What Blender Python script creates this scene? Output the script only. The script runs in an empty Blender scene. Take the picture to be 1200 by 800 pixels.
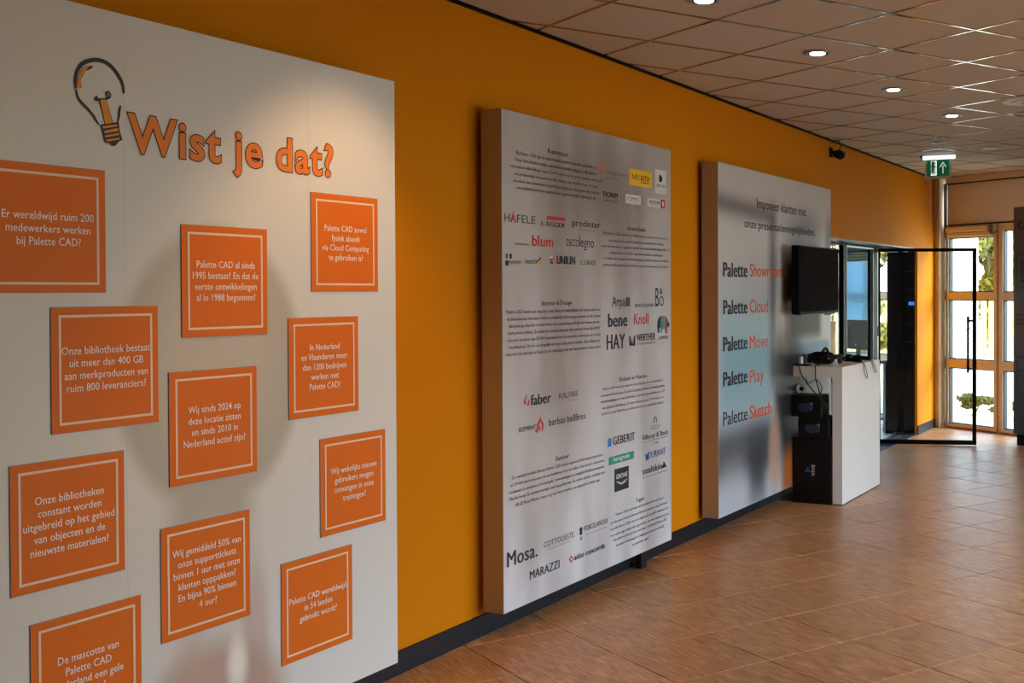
import bpy, bmesh, math, random
from mathutils import Vector, Matrix
random.seed(7)
R = math.radians
SC = bpy.context.scene
COL = SC.collection

# ---------------------------------------------------------------- camera, world, light
cam_data = bpy.data.cameras.new('camera')
cam = bpy.data.objects.new('camera', cam_data); COL.objects.link(cam)
SC.camera = cam
EYE = Vector((3.2577, 0.0, 1.632))
YAW, PIT, ROL = 0.4104, -0.0146, -0.002
fwd = Vector((-math.sin(YAW) * math.cos(PIT), math.cos(YAW) * math.cos(PIT), math.sin(PIT)))
rt = Vector((math.cos(YAW), math.sin(YAW), 0)); up = rt.cross(fwd)
rt, up = math.cos(ROL) * rt + math.sin(ROL) * up, -math.sin(ROL) * rt + math.cos(ROL) * up
cam.matrix_world = Matrix(((rt.x, up.x, -fwd.x, EYE.x), (rt.y, up.y, -fwd.y, EYE.y), (rt.z, up.z, -fwd.z, EYE.z), (0, 0, 0, 1)))
cam_data.sensor_width = 36.0
cam_data.lens = 41.2755
cam_data.shift_x = -0.20513
cam_data.shift_y = -0.03314
cam_data.clip_start = 0.05; cam_data.clip_end = 300

world = bpy.data.worlds.new('sky'); SC.world = world; world.use_nodes = True
wn = world.node_tree; wn.nodes.clear()
sky = wn.nodes.new('ShaderNodeTexSky'); sky.sky_type = 'NISHITA'
sky.sun_disc = False; sky.sun_elevation = R(38); sky.sun_rotation = R(200); sky.dust_density = 3.0; sky.air_density = 1.2
bg = wn.nodes.new('ShaderNodeBackground'); wo = wn.nodes.new('ShaderNodeOutputWorld')
bg.inputs['Strength'].default_value = 1.9
wn.links.new(sky.outputs['Color'], bg.inputs['Color']); wn.links.new(bg.outputs[0], wo.inputs[0])

def lamp(name, kind, loc, rot, energy, color, **kw):
    d = bpy.data.lights.new(name, kind); d.energy = energy; d.color = color
    for k, v in kw.items(): setattr(d, k, v)
    o = bpy.data.objects.new(name, d); COL.objects.link(o)
    o.location = loc; o.rotation_euler = rot
    return o
SUN_DIR = Vector((0.80, 0.50, 0.42)).normalized()      # low hazy sun ahead and to the right, beyond the facade
lamp('sunlight', 'SUN', (0, 0, 20), SUN_DIR.to_track_quat('Z', 'Y').to_euler(), 7.0, (1.0, 0.96, 0.90), angle=R(28))
# daylight entering through the long windows of the right-hand wall
lamp('window_daylight', 'AREA', (6.45, 7.0, 1.45), (R(62), 0, R(90)), 88, (0.80, 0.91, 1.0), shape='RECTANGLE', size=6.0, size_y=1.3, spread=R(94))

# unseen fill light added to brighten the blind and office behind the glass
lamp('office_fill', 'AREA', (-3.0, 12.6, 2.70), (0, 0, 0), 130, (0.80, 0.91, 1.0), shape='RECTANGLE', size=3.0, size_y=3.0)

SC.view_settings.view_transform = 'Standard'
SC.view_settings.look = 'None'
SC.view_settings.exposure = 0.0
SC.view_settings.gamma = 1.0
SC.view_settings.use_curve_mapping = False

# ---------------------------------------------------------------- materials
def lin(r, g, b):
    f = lambda c: (c / 255 / 12.92) if c / 255 <= 0.04045 else ((c / 255 + 0.055) / 1.055) ** 2.4
    return (f(r), f(g), f(b), 1.0)

class NT:
    """small node-tree helper"""
    def __init__(s, name):
        s.m = bpy.data.materials.new(name); s.m.use_nodes = True
        s.t = s.m.node_tree; s.t.nodes.clear()
        s.out = s.t.nodes.new('ShaderNodeOutputMaterial')
    def n(s, typ, **kw):
        nd = s.t.nodes.new(typ)
        for k, v in kw.items():
            if k.startswith('i_'): s.set(nd.inputs[k[2:].replace('_', ' ')], v)
            else: setattr(nd, k, v)
        return nd
    def set(s, sock, v):
        if isinstance(v, bpy.types.NodeSocket): s.t.links.new(v, sock)
        else: sock.default_value = v
    def math(s, op, a, b=None, c=None):
        nd = s.t.nodes.new('ShaderNodeMath'); nd.operation = op
        s.set(nd.inputs[0], a)
        if b is not None: s.set(nd.inputs[1], b)
        if c is not None: s.set(nd.inputs[2], c)
        return nd.outputs[0]
    def step(s, v, lo, hi):
        nd = s.t.nodes.new('ShaderNodeMapRange'); nd.interpolation_type = 'SMOOTHSTEP'
        s.set(nd.inputs['Value'], v); nd.inputs['From Min'].default_value = lo; nd.inputs['From Max'].default_value = hi
        return nd.outputs[0]
    def mix(s, f, a, b):
        nd = s.t.nodes.new('ShaderNodeMix'); nd.data_type = 'RGBA'
        s.set(nd.inputs[0], f); s.set(nd.inputs[6], a); s.set(nd.inputs[7], b)
        return nd.outputs[2]
    def pos(s):
        g = s.t.nodes.new('ShaderNodeTexCoord')
        x = s.t.nodes.new('ShaderNodeSeparateXYZ'); s.t.links.new(g.outputs['Object'], x.inputs[0])
        return g.outputs['Object'], x.outputs[0], x.outputs[1], x.outputs[2]
    def bsdf(s, **kw):
        b = s.t.nodes.new('ShaderNodeBsdfPrincipled')
        for k, v in kw.items(): s.set(b.inputs[k.replace('_', ' ')], v)
        s.t.links.new(b.outputs[0], s.out.inputs[0]); return b
    def bump(s, h, strength, dist=0.001):
        b = s.t.nodes.new('ShaderNodeBump'); b.inputs['Strength'].default_value = strength; b.inputs['Distance'].default_value = dist
        s.t.links.new(h, b.inputs['Height']); return b.outputs[0]

def plain(name, col, rough=0.5, metal=0.0, spec=0.5, noise=0.0, nscale=30, bump=0.0, emit=None, es=1.0, coat=0.0):
    t = NT(name); p, x, y, z = t.pos()
    c = col
    kw = dict(Roughness=rough, Metallic=metal)
    if noise or bump:
        nz = t.n('ShaderNodeTexNoise'); t.t.links.new(p, nz.inputs['Vector']); nz.inputs['Scale'].default_value = nscale; nz.inputs['Detail'].default_value = 5
        if noise:
            dark = tuple(v * (1 - noise) for v in col[:3]) + (1,); lite = tuple(min(1, v * (1 + noise)) for v in col[:3]) + (1,)
            c = t.mix(nz.outputs[0], dark, lite)
        if bump: kw['Normal'] = t.bump(nz.outputs[0], bump)
    b = t.bsdf(Base_Color=c, **kw)
    b.inputs['Specular IOR Level'].default_value = spec
    b.inputs['Coat Weight'].default_value = coat
    if emit:
        b.inputs['Emission Color'].default_value = emit; b.inputs['Emission Strength'].default_value = es
    return t.m

def glass_mat(name, tint=(1, 1, 1, 1), ior=1.45):
    t = NT(name)
    tr = t.n('ShaderNodeBsdfTransparent'); tr.inputs[0].default_value = tint
    gl = t.n('ShaderNodeBsdfGlossy'); gl.inputs['Roughness'].default_value = 0.02
    fr = t.n('ShaderNodeFresnel'); fr.inputs['IOR'].default_value = ior
    ge = t.n('ShaderNodeNewGeometry'); fac = t.math('MULTIPLY', fr.outputs[0], t.math('SUBTRACT', 1.0, ge.outputs['Backfacing']))   # reflect on the outer face only
    mx = t.n('ShaderNodeMixShader'); t.t.links.new(fac, mx.inputs[0]); t.t.links.new(tr.outputs[0], mx.inputs[1]); t.t.links.new(gl.outputs[0], mx.inputs[2])
    t.t.links.new(mx.outputs[0], t.out.inputs[0]); return t.m

M = {}
M['orange_wall'] = plain('orange wall paint', lin(200, 122, 0), 0.65, spec=0.08, noise=0.03, nscale=3, bump=0.06)
M['white_wall'] = plain('white wall paint', lin(225, 220, 210), 0.7, noise=0.03, nscale=4)
M['navy_base'] = plain('dark slate baseboard paint', lin(22, 29, 38), 0.4, noise=0.05, spec=0.3)
M['ceil_tile'] = plain('ceiling tile', lin(194, 184, 172), 0.9, noise=0.05, nscale=60, bump=0.15)
M['vent'] = plain('vent metal', lin(215, 212, 208), 0.45)
M['t_bar'] = plain('ceiling grid metal', lin(170, 158, 146), 0.15, metal=1.0)
M['beige'] = plain('beige window frame', lin(228, 213, 186), 0.4, noise=0.03)
M['beige_panel'] = plain('beige roller blind cloth', lin(236, 230, 220), 0.75, noise=0.05, nscale=120, bump=0.1)
M['black'] = plain('black powder coat', lin(7, 8, 10), 0.5, spec=0.10)
M['matt_black'] = plain('matt black plastic', lin(11, 11, 13), 0.6, spec=0.15, noise=0.1, nscale=40)
M['rubber'] = plain('black rubber', lin(14, 14, 15), 0.7)
M['gloss_black'] = plain('gloss black glass', lin(7, 8, 11), 0.06, spec=0.3)
M['steel'] = plain('brushed aluminium', lin(150, 156, 162), 0.3, metal=1.0)
M['slate'] = plain('slate aluminium', lin(54, 68, 80), 0.4, metal=0.3)
M['desk_white'] = plain('white laminate', lin(232, 231, 230), 0.38, noise=0.015)
M['white_plastic'] = plain('white plastic', lin(230, 230, 228), 0.4)
M['box_black'] = plain('black cardboard', lin(13, 12, 13), 0.5, spec=0.25, noise=0.15, nscale=12)
M['screen_black'] = plain('switched-off screen', lin(20, 20, 23), 0.07, spec=0.4)
M['screen_line'] = plain('screen line', lin(8, 9, 11), 0.4)
M['wood'] = plain('oak board', lin(150, 115, 72), 0.5, noise=0.15, nscale=12)
def cloth_mat(name, col):
    t = NT(name); a = t.n('ShaderNodeBsdfDiffuse'); a.inputs[0].default_value = col; b = t.n('ShaderNodeBsdfTranslucent'); b.inputs[0].default_value = col
    m = t.n('ShaderNodeMixShader'); m.inputs[0].default_value = 0.5; t.t.links.new(a.outputs[0], m.inputs[1]); t.t.links.new(b.outputs[0], m.inputs[2]); t.t.links.new(m.outputs[0], t.out.inputs[0]); return t.m
M['blind_blue'] = cloth_mat('light blue translucent roller blind', lin(178, 208, 222))
M['slat_blue'] = plain('dark blue slats', lin(16, 32, 44), 0.6, spec=.1)
M['glass'] = glass_mat('clear glass', (0.97, 0.985, 0.985, 1), 1.45)
M['glass_tint'] = glass_mat('blue tinted glass', (0.76, 0.90, 0.97, 1), 1.03)
M['lamp_on'] = plain('lit lamp lens', (1, 1, 1, 1), 0.3, emit=(1.0, 0.90, 0.78, 1), es=14)
M['sign_glow'] = plain('lit emergency lamp tube', (1, 1, 1, 1), 0.3, emit=(0.75, 0.90, 1.0, 1), es=1.7)
M['sign_green'] = plain('exit sign green', lin(0, 105, 62), 0.3, emit=lin(0, 95, 55), es=0.35)
M['sign_white'] = plain('exit sign white', lin(235, 240, 238), 0.3, emit=lin(225, 235, 230), es=0.35)
M['blue_lcd'] = plain('small blue display', lin(30, 80, 150), 0.3, emit=lin(60, 130, 220), es=1.0)
M['clear_plastic'] = plain('frosted clear plastic', lin(190, 200, 205), 0.25)
M['side_metal'] = None
for k, c in dict(k=(24, 24, 26), n=(22, 32, 50), d=(66, 66, 68), g=(108, 108, 110), r=(188, 28, 36), y=(232, 178, 24), w=(205, 204, 200), W=(225, 226, 228),
                 o=(214, 104, 44), o2=(204, 84, 34), gr=(26, 92, 50), b=(34, 112, 190), b2=(34, 74, 138), te=(28, 140, 122), t=(40, 130, 140), gn=(84, 140, 96),
                 yb=(150, 118, 96), m=(112, 76, 120), tiw=(236, 228, 216), tio=(226, 120, 8), tik=(52, 24, 14), blk=(22, 24, 30), bo=(220, 140, 20)).items():
    M['ink_' + k] = plain('print ink ' + k, lin(*c), 0.55)
M['card_orange'] = plain('orange printed card', lin(222, 110, 12), 0.5, spec=0.2, noise=0.02, nscale=6)
M['card_frame'] = plain('pale printed frame', lin(238, 206, 180), 0.5)
M['card_edge'] = plain('card edge', lin(120, 140, 158), 0.5)
M['card_text'] = plain('white card lettering', lin(244, 232, 222), 0.5)
M['brick_white'] = plain('white painted brick', lin(225, 228, 235), 0.8, noise=0.08, nscale=8)
M['brick_joint'] = plain('grey mortar', lin(150, 160, 175), 0.9)
M['grass'] = plain('dry summer lawn', lin(208, 206, 168), 0.95, noise=0.35, nscale=2.2, bump=0.5)
M['fence_wood'] = plain('weathered fence wood', lin(160, 140, 92), 0.8, noise=0.12, nscale=5)
M['leaf_a'] = plain('yellow green leaves', lin(104, 96, 16), 0.7, noise=0.3, nscale=3)
M['leaf_b'] = plain('green leaves', lin(66, 78, 26), 0.7, noise=0.3, nscale=3)
M['bark'] = plain('bark', lin(96, 80, 62), 0.9, noise=0.3)

def brushed(name, col, rough):
    t = NT(name); p, x, y, z = t.pos()
    mp = t.n('ShaderNodeMapping'); t.t.links.new(p, mp.inputs[0]); mp.inputs['Scale'].default_value = (6, 6, 260)
    nz = t.n('ShaderNodeTexNoise'); t.t.links.new(mp.outputs[0], nz.inputs['Vector']); nz.inputs['Scale'].default_value = 1.0; nz.inputs['Detail'].default_value = 4
    c = t.mix(nz.outputs[0], tuple(v * .88 for v in col[:3]) + (1,), tuple(min(1, v * 1.12) for v in col[:3]) + (1,))
    t.bsdf(Base_Color=c, Roughness=rough, Metallic=0.35, Normal=t.bump(nz.outputs[0], 0.15, 0.0004))
    return t.m
M['side_metal'] = brushed('brushed aluminium panel edge', lin(176, 164, 150), 0.45)

def soft_box(t, y, z, y0, y1, z0, z1, sy, sz=None):
    sz = sz or sy
    a = t.step(y, y0 - sy, y0 + sy); b = t.math('SUBTRACT', 1.0, t.step(y, y1 - sy, y1 + sy))
    c = t.step(z, z0 - sz, z0 + sz); d = t.math('SUBTRACT', 1.0, t.step(z, z1 - sz, z1 + sz))
    return t.math('MULTIPLY', t.math('MULTIPLY', a, b), t.math('MULTIPLY', c, d))
def soft_ell(t, y, z, cy, cz, ry, rz, soft):
    a = t.math('DIVIDE', t.math('SUBTRACT', y, cy), ry); b = t.math('DIVIDE', t.math('SUBTRACT', z, cz), rz)
    d = t.math('SQRT', t.math('ADD', t.math('MULTIPLY', a, a), t.math('MULTIPLY', b, b)))
    return t.math('SUBTRACT', 1.0, t.step(d, 1 - soft, 1 + soft))

def print_wist():
    # off-white print carrying the blurred picture of a hand holding a light bulb
    t = NT('off-white printed panel with a faint bulb'); p, x, y, z = t.pos()
    base = t.mix(t.step(y, 0.2, 2.4), lin(214, 209, 203), lin(216, 217, 218))
    glass = soft_ell(t, y, z, 1.52, 1.37, 0.385, 0.47, 0.10)
    neck = soft_box(t, y, z, 1.33, 1.67, 0.80, 1.10, 0.07, 0.12)
    gm = t.math('MAXIMUM', glass, neck)
    c = t.mix(t.math('MULTIPLY', gm, 0.85), base, lin(176, 166, 154))
    inner = soft_ell(t, y, z, 1.50, 1.42, 0.25, 0.30, 0.40)
    c = t.mix(t.math('MULTIPLY', inner, 0.45), c, lin(206, 196, 182))
    sock = soft_box(t, y, z, 1.40, 1.64, 0.50, 0.82, 0.06, 0.10)
    c = t.mix(t.math('MULTIPLY', sock, 0.5), c, lin(196, 186, 178))
    hand = soft_ell(t, y, z, 1.50, 0.16, 0.32, 0.30, 0.22)
    c = t.mix(t.math('MULTIPLY', hand, 0.8), c, lin(176, 142, 126))
    f1 = soft_ell(t, y, z, 1.40, 0.30, 0.07, 0.26, 0.5); f2 = soft_ell(t, y, z, 1.68, 0.42, 0.06, 0.28, 0.5)
    c = t.mix(t.math('MULTIPLY', f1, 0.5), c, lin(196, 168, 152)); c = t.mix(t.math('MULTIPLY', f2, 0.55), c, lin(178, 148, 136))
    gl = soft_ell(t, y, z, 1.60, 0.36, 0.04, 0.09, 0.7); c = t.mix(gl, c, lin(238, 232, 226))
    for yy in (0.55, 1.17, 1.95):      # butt joints of the printed film
        j = t.math('LESS_THAN', t.math('ABSOLUTE', t.math('SUBTRACT', y, yy)), 0.0012); c = t.mix(t.math('MULTIPLY', j, 0.25), c, lin(150, 148, 146))
    b = t.bsdf(Base_Color=c, Roughness=0.42); b.inputs['Specular IOR Level'].default_value = 0.35
    return t.m
def print_steel():
    t = NT('silver printed panel with soft vertical bands'); p, x, y, z = t.pos()
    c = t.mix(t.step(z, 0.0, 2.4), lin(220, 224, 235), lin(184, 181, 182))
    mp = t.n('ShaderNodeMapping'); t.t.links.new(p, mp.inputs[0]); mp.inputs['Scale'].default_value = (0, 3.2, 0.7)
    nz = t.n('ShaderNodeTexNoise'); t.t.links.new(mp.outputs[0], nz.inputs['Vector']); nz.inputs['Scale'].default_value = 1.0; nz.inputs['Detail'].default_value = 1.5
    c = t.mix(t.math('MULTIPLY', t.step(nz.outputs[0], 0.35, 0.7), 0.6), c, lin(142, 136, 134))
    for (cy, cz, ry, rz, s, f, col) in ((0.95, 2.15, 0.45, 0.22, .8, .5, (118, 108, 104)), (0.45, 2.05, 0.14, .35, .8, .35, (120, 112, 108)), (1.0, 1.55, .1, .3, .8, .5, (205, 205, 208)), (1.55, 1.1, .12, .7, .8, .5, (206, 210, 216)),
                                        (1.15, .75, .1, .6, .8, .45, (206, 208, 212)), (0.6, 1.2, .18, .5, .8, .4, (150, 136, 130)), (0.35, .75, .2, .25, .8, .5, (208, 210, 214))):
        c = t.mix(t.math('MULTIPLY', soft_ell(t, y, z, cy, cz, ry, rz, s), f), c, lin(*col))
    mp2 = t.n('ShaderNodeMapping'); t.t.links.new(p, mp2.inputs[0]); mp2.inputs['Scale'].default_value = (4, 3, 300)
    nz2 = t.n('ShaderNodeTexNoise'); t.t.links.new(mp2.outputs[0], nz2.inputs['Vector']); nz2.inputs['Scale'].default_value = 1.0
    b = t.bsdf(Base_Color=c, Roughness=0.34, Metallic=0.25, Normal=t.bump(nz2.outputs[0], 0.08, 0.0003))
    return t.m
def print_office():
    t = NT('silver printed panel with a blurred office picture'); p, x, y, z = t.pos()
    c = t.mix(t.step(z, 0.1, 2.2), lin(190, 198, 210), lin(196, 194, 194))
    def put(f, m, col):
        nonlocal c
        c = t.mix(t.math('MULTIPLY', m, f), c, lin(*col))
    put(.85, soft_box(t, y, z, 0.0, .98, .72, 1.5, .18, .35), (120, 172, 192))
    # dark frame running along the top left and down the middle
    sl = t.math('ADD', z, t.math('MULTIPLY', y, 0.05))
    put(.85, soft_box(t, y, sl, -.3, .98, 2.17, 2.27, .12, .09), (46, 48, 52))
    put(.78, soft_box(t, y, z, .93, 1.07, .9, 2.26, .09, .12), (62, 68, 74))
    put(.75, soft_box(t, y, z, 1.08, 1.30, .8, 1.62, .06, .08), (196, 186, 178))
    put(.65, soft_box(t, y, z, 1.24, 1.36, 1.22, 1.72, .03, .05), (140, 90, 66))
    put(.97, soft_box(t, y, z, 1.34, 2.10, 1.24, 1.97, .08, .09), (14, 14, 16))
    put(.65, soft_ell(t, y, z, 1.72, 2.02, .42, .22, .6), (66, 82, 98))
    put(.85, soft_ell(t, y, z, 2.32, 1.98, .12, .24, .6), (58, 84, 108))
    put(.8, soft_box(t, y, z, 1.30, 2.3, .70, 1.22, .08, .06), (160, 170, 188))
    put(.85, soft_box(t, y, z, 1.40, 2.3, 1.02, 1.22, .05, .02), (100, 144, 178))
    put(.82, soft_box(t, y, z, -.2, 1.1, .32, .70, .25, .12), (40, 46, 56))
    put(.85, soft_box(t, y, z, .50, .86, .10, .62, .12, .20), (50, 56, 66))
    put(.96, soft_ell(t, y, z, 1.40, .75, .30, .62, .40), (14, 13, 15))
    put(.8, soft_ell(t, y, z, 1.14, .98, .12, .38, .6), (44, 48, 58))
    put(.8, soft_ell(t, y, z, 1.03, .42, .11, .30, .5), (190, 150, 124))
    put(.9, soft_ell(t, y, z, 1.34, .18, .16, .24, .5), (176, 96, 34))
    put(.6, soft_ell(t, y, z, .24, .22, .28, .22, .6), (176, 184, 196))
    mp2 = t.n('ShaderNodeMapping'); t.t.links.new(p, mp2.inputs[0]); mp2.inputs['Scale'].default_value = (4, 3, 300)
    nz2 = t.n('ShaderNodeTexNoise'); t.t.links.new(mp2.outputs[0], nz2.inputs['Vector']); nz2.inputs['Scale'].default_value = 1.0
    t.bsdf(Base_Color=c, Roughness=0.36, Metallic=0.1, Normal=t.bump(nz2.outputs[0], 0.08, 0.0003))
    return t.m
def print_dark():
    t = NT('dark grey printed panel'); p, x, y, z = t.pos()
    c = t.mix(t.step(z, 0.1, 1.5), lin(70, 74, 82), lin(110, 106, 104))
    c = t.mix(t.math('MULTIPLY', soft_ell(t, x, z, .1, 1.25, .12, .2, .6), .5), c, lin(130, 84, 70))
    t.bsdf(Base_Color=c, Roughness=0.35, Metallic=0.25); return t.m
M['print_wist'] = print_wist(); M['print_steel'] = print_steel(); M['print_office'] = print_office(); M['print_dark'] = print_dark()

def floor_mat(name):
    t = NT(name); p, x, y, z = t.pos()
    oi = t.n('ShaderNodeObjectInfo')
    off = t.math('MULTIPLY', oi.outputs['Random'], 37.0)
    cb = t.n('ShaderNodeCombineXYZ'); t.set(cb.inputs[0], off); t.set(cb.inputs[1], off)
    va = t.n('ShaderNodeVectorMath'); va.operation = 'ADD'; t.t.links.new(p, va.inputs[0]); t.t.links.new(cb.outputs[0], va.inputs[1])
    mp = t.n('ShaderNodeMapping'); t.t.links.new(va.outputs[0], mp.inputs[0]); mp.inputs['Scale'].default_value = (150, 7, 1)
    nz = t.n('ShaderNodeTexNoise'); t.t.links.new(mp.outputs[0], nz.inputs['Vector']); nz.inputs['Scale'].default_value = 1.0; nz.inputs['Detail'].default_value = 6; nz.inputs['Roughness'].default_value = 0.65
    mp2 = t.n('ShaderNodeMapping'); t.t.links.new(va.outputs[0], mp2.inputs[0]); mp2.inputs['Scale'].default_value = (14, 5, 1)
    n2 = t.n('ShaderNodeTexNoise'); t.t.links.new(mp2.outputs[0], n2.inputs['Vector']); n2.inputs['Scale'].default_value = 1.0; n2.inputs['Detail'].default_value = 4
    c = t.mix(t.step(nz.outputs[0], 0.36, 0.66), lin(146, 100, 62), lin(226, 172, 120))
    c = t.mix(t.math('MULTIPLY', t.step(n2.outputs[0], 0.3, 0.75), 0.35), c, lin(150, 108, 76))
    br = t.math('ADD', t.math('MULTIPLY', oi.outputs['Random'], 0.14), 0.93)
    hs = t.n('ShaderNodeHueSaturation'); t.set(hs.inputs['Value'], br); t.set(hs.inputs['Color'], c)
    rough = t.math('ADD', t.math('MULTIPLY', nz.outputs[0], 0.22), 0.25)
    h = t.math('ADD', nz.outputs[0], t.math('MULTIPLY', n2.outputs[0], 0.6))
    t.bsdf(Base_Color=hs.outputs[0], Roughness=rough, Normal=t.bump(h, 0.35, 0.0012))
    return t.m
M['floor_tile'] = floor_mat('wood-effect porcelain tile')
M['grout'] = plain('brown grout', lin(128, 98, 74), 0.8, noise=0.1)

# ---------------------------------------------------------------- mesh helpers
def box(bm, x0, x1, y0, y1, z0, z1, mi=0, T=None, bev=0.0, top=None):
    ret = bmesh.ops.create_cube(bm, size=1.0)
    vs = ret['verts']
    for v in vs:
        v.co = Vector((x0 + (v.co.x + .5) * (x1 - x0), y0 + (v.co.y + .5) * (y1 - y0), z0 + (v.co.z + .5) * (z1 - z0)))
    fs = list({f for v in vs for f in v.link_faces})
    for f in fs: f.material_index = mi
    if bev > 0:
        es = list({e for f in fs for e in f.edges})
        r = bmesh.ops.bevel(bm, geom=es, offset=bev, segments=1, affect='EDGES', clamp_overlap=True, material=-1)
        vs = list({v for f in r['faces'] for v in f.verts} | {v for v in vs if v.is_valid})
    if T is not None:
        for v in vs: v.co = T @ v.co
    return vs
def cyl(bm, p0, p1, r0, r1=None, seg=16, mi=0):
    p0, p1 = Vector(p0), Vector(p1); r1 = r0 if r1 is None else r1
    d = p1 - p0
    ret = bmesh.ops.create_cone(bm, cap_ends=True, segments=seg, radius1=r0, radius2=r1, depth=d.length)
    T = Matrix.Translation((p0 + p1) / 2) @ d.to_track_quat('Z', 'Y').to_matrix().to_4x4()
    for v in ret['verts']:
        v.co = T @ v.co
        for f in v.link_faces: f.material_index = mi
def tube(bm, pts, r, seg=6, mi=0, closed=False):
    pts = [Vector(p) for p in pts]
    # Catmull-Rom resample
    q = []
    n = len(pts)
    for i in range(n if closed else n - 1):
        a = pts[(i - 1) % n] if (closed or i > 0) else pts[0]; b = pts[i]; c = pts[(i + 1) % n]; d = pts[(i + 2) % n] if (closed or i + 2 < n) else pts[-1]
        for k in range(5):
            t = k / 5
            q.append(0.5 * ((2 * b) + (c - a) * t + (2 * a - 5 * b + 4 * c - d) * t * t + (-a + 3 * b - 3 * c + d) * t ** 3))
    if not closed: q.append(pts[-1])
    rings = []
    prev = Vector((0, 0, 1))
    m = len(q)
    for i, p in enumerate(q):
        d = (q[(i + 1) % m] if (closed or i + 1 < m) else p) - (q[i - 1] if (closed or i > 0) else p)
        if d.length < 1e-9: d = Vector((0, 0, 1))
        d.normalize()
        s = d.cross(prev)
        if s.length < 1e-3: s = d.cross(Vector((1, 0, 0)))
        s.normalize(); u = s.cross(d); prev = u
        rings.append([bm.verts.new(p + r * (math.cos(2 * math.pi * k / seg) * s + math.sin(2 * math.pi * k / seg) * u)) for k in range(seg)])
    for i in range(m if closed else m - 1):
        a, b = rings[i], rings[(i + 1) % m]
        for k in range(seg):
            try: f = bm.faces.new((a[k], a[(k + 1) % seg], b[(k + 1) % seg], b[k])); f.material_index = mi
            except ValueError: pass
    if not closed:
        for rg in (rings[0], rings[-1]):
            try: bm.faces.new(rg).material_index = mi
            except ValueError: pass
def prism(bm, pts, h, mi=0):
    """pts: list of 3D points of a flat polygon, h: thickness vector"""
    h = Vector(h)
    a = [bm.verts.new(Vector(p)) for p in pts]; b = [bm.verts.new(Vector(p) + h) for p in pts]
    fs = [bm.faces.new(a), bm.faces.new(b[::-1])]
    n = len(pts)
    for i in range(n): fs.append(bm.faces.new((a[i], b[i], b[(i + 1) % n], a[(i + 1) % n])))
    for f in fs: f.material_index = mi
WM = {}
def mk(name, bm, mats, parent=None, origin=None, rotz=0.0, smooth=False, kind=None, recalc=True):
    """link a bmesh built in WORLD coordinates as one object"""
    if recalc: bmesh.ops.recalc_face_normals(bm, faces=bm.faces)
    me = bpy.data.meshes.new(name)
    if parent is not None: W = WM[parent.name]
    else: W = Matrix.Translation(Vector(origin or (0, 0, 0))) @ Matrix.Rotation(rotz, 4, 'Z')
    bm.transform(W.inverted())
    bm.to_mesh(me); bm.free()
    if smooth:
        for p in me.polygons: p.use_smooth = True
    for m in (mats if isinstance(mats, (list, tuple)) else [mats]): me.materials.append(m if not isinstance(m, str) else M[m])
    o = bpy.data.objects.new(name, me); COL.objects.link(o)
    if parent is not None: o.parent = parent
    else: o.matrix_world = W
    WM[o.name] = W
    if kind: o['kind'] = kind
    return o
def NB(): return bmesh.new()
def thing(name, label, cat, loc, rotz=0.0, group=None):
    o = bpy.data.objects.new(name, None); COL.objects.link(o); o.empty_display_size = 0.1
    W = Matrix.Translation(Vector(loc)) @ Matrix.Rotation(rotz, 4, 'Z'); o.matrix_world = W; WM[o.name] = W
    o['label'] = label; o['category'] = cat
    if group: o['group'] = group
    return o
def tag(o, label, cat, group=None):
    o['label'] = label; o['category'] = cat
    if group: o['group'] = group
    return o
def dup(root, loc, label=None):
    r = root.copy(); COL.objects.link(r); r.location = loc
    if label: r['label'] = label
    for ch in root.children:
        c = ch.copy(); COL.objects.link(c); c.parent = r
        for g in ch.children:
            d = g.copy(); COL.objects.link(d); d.parent = c
    return r

# text as flat meshes
_tc = {}
def text_geo(s, w=0, res=2):
    key = (s, w, res)
    if key not in _tc:
        c = bpy.data.curves.new('t', 'FONT'); c.body = s; c.resolution_u = res
        c.offset = (0.0, 0.0, 0.0, 0.0)[w] if isinstance(w, int) else w
        if isinstance(w, int) and w: c.space_character = 1.0 + 0.02 * w
        if not isinstance(w, int): c.space_character = 1.10
        o = bpy.data.objects.new('t', c); COL.objects.link(o)
        me = bpy.data.meshes.new_from_object(o.evaluated_get(bpy.context.evaluated_depsgraph_get()))
        vs = [(v.co.x, v.co.y) for v in me.vertices]; fs = [tuple(p.vertices) for p in me.polygons]
        bpy.data.objects.remove(o); bpy.data.meshes.remove(me); bpy.data.curves.remove(c)
        _tc[key] = (vs, fs, min(v[0] for v in vs), max(v[0] for v in vs))
    return _tc[key]
CAP = 0.682
def put_text(bm, s, O, U, V, x0, x1, z0, cap, w=0, mi=0, res=2):
    """letter a line: O origin, U right, V up; x0..x1 its extent along U, z0 baseline, cap capital height"""
    vs, fs, a, b = text_geo(s, w, res)
    k = (x1 - x0) / (b - a); h = cap / CAP
    e = {0: 0, 1: .010, 2: .026, 3: .042}.get(w, 0)          # stroke thickening by laying the letters twice
    k = (x1 - x0) / (b - a + 2 * e)
    for sh in {0: (0,), 1: (0, 2 * e), 2: (0, e, 2 * e), 3: (0, .66 * e, 1.33 * e, 2 * e)}.get(w, (0,)):
        nv = [bm.verts.new(O + U.cross(V) * (sh * .002) + U * (x0 + (x - a + sh) * k) + V * (z0 + y * h)) for x, y in vs]
        for f in fs:
            try: bm.faces.new([nv[i] for i in f]).material_index = mi
            except ValueError: pass
def put_poly(bm, pts, O, U, V, mi=0):
    nv = [bm.verts.new(O + U * a + V * b) for a, b in pts]
    f = bm.faces.new(nv); f.material_index = mi
    return f
X1, Y1, Z1 = Vector((1, 0, 0)), Vector((0, 1, 0)), Vector((0, 0, 1))
GA = R(60.03)
A_ = Vector((math.cos(GA), math.sin(GA), 0)); B_ = Vector((-math.sin(GA), math.cos(GA), 0))   # building grid directions
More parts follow.
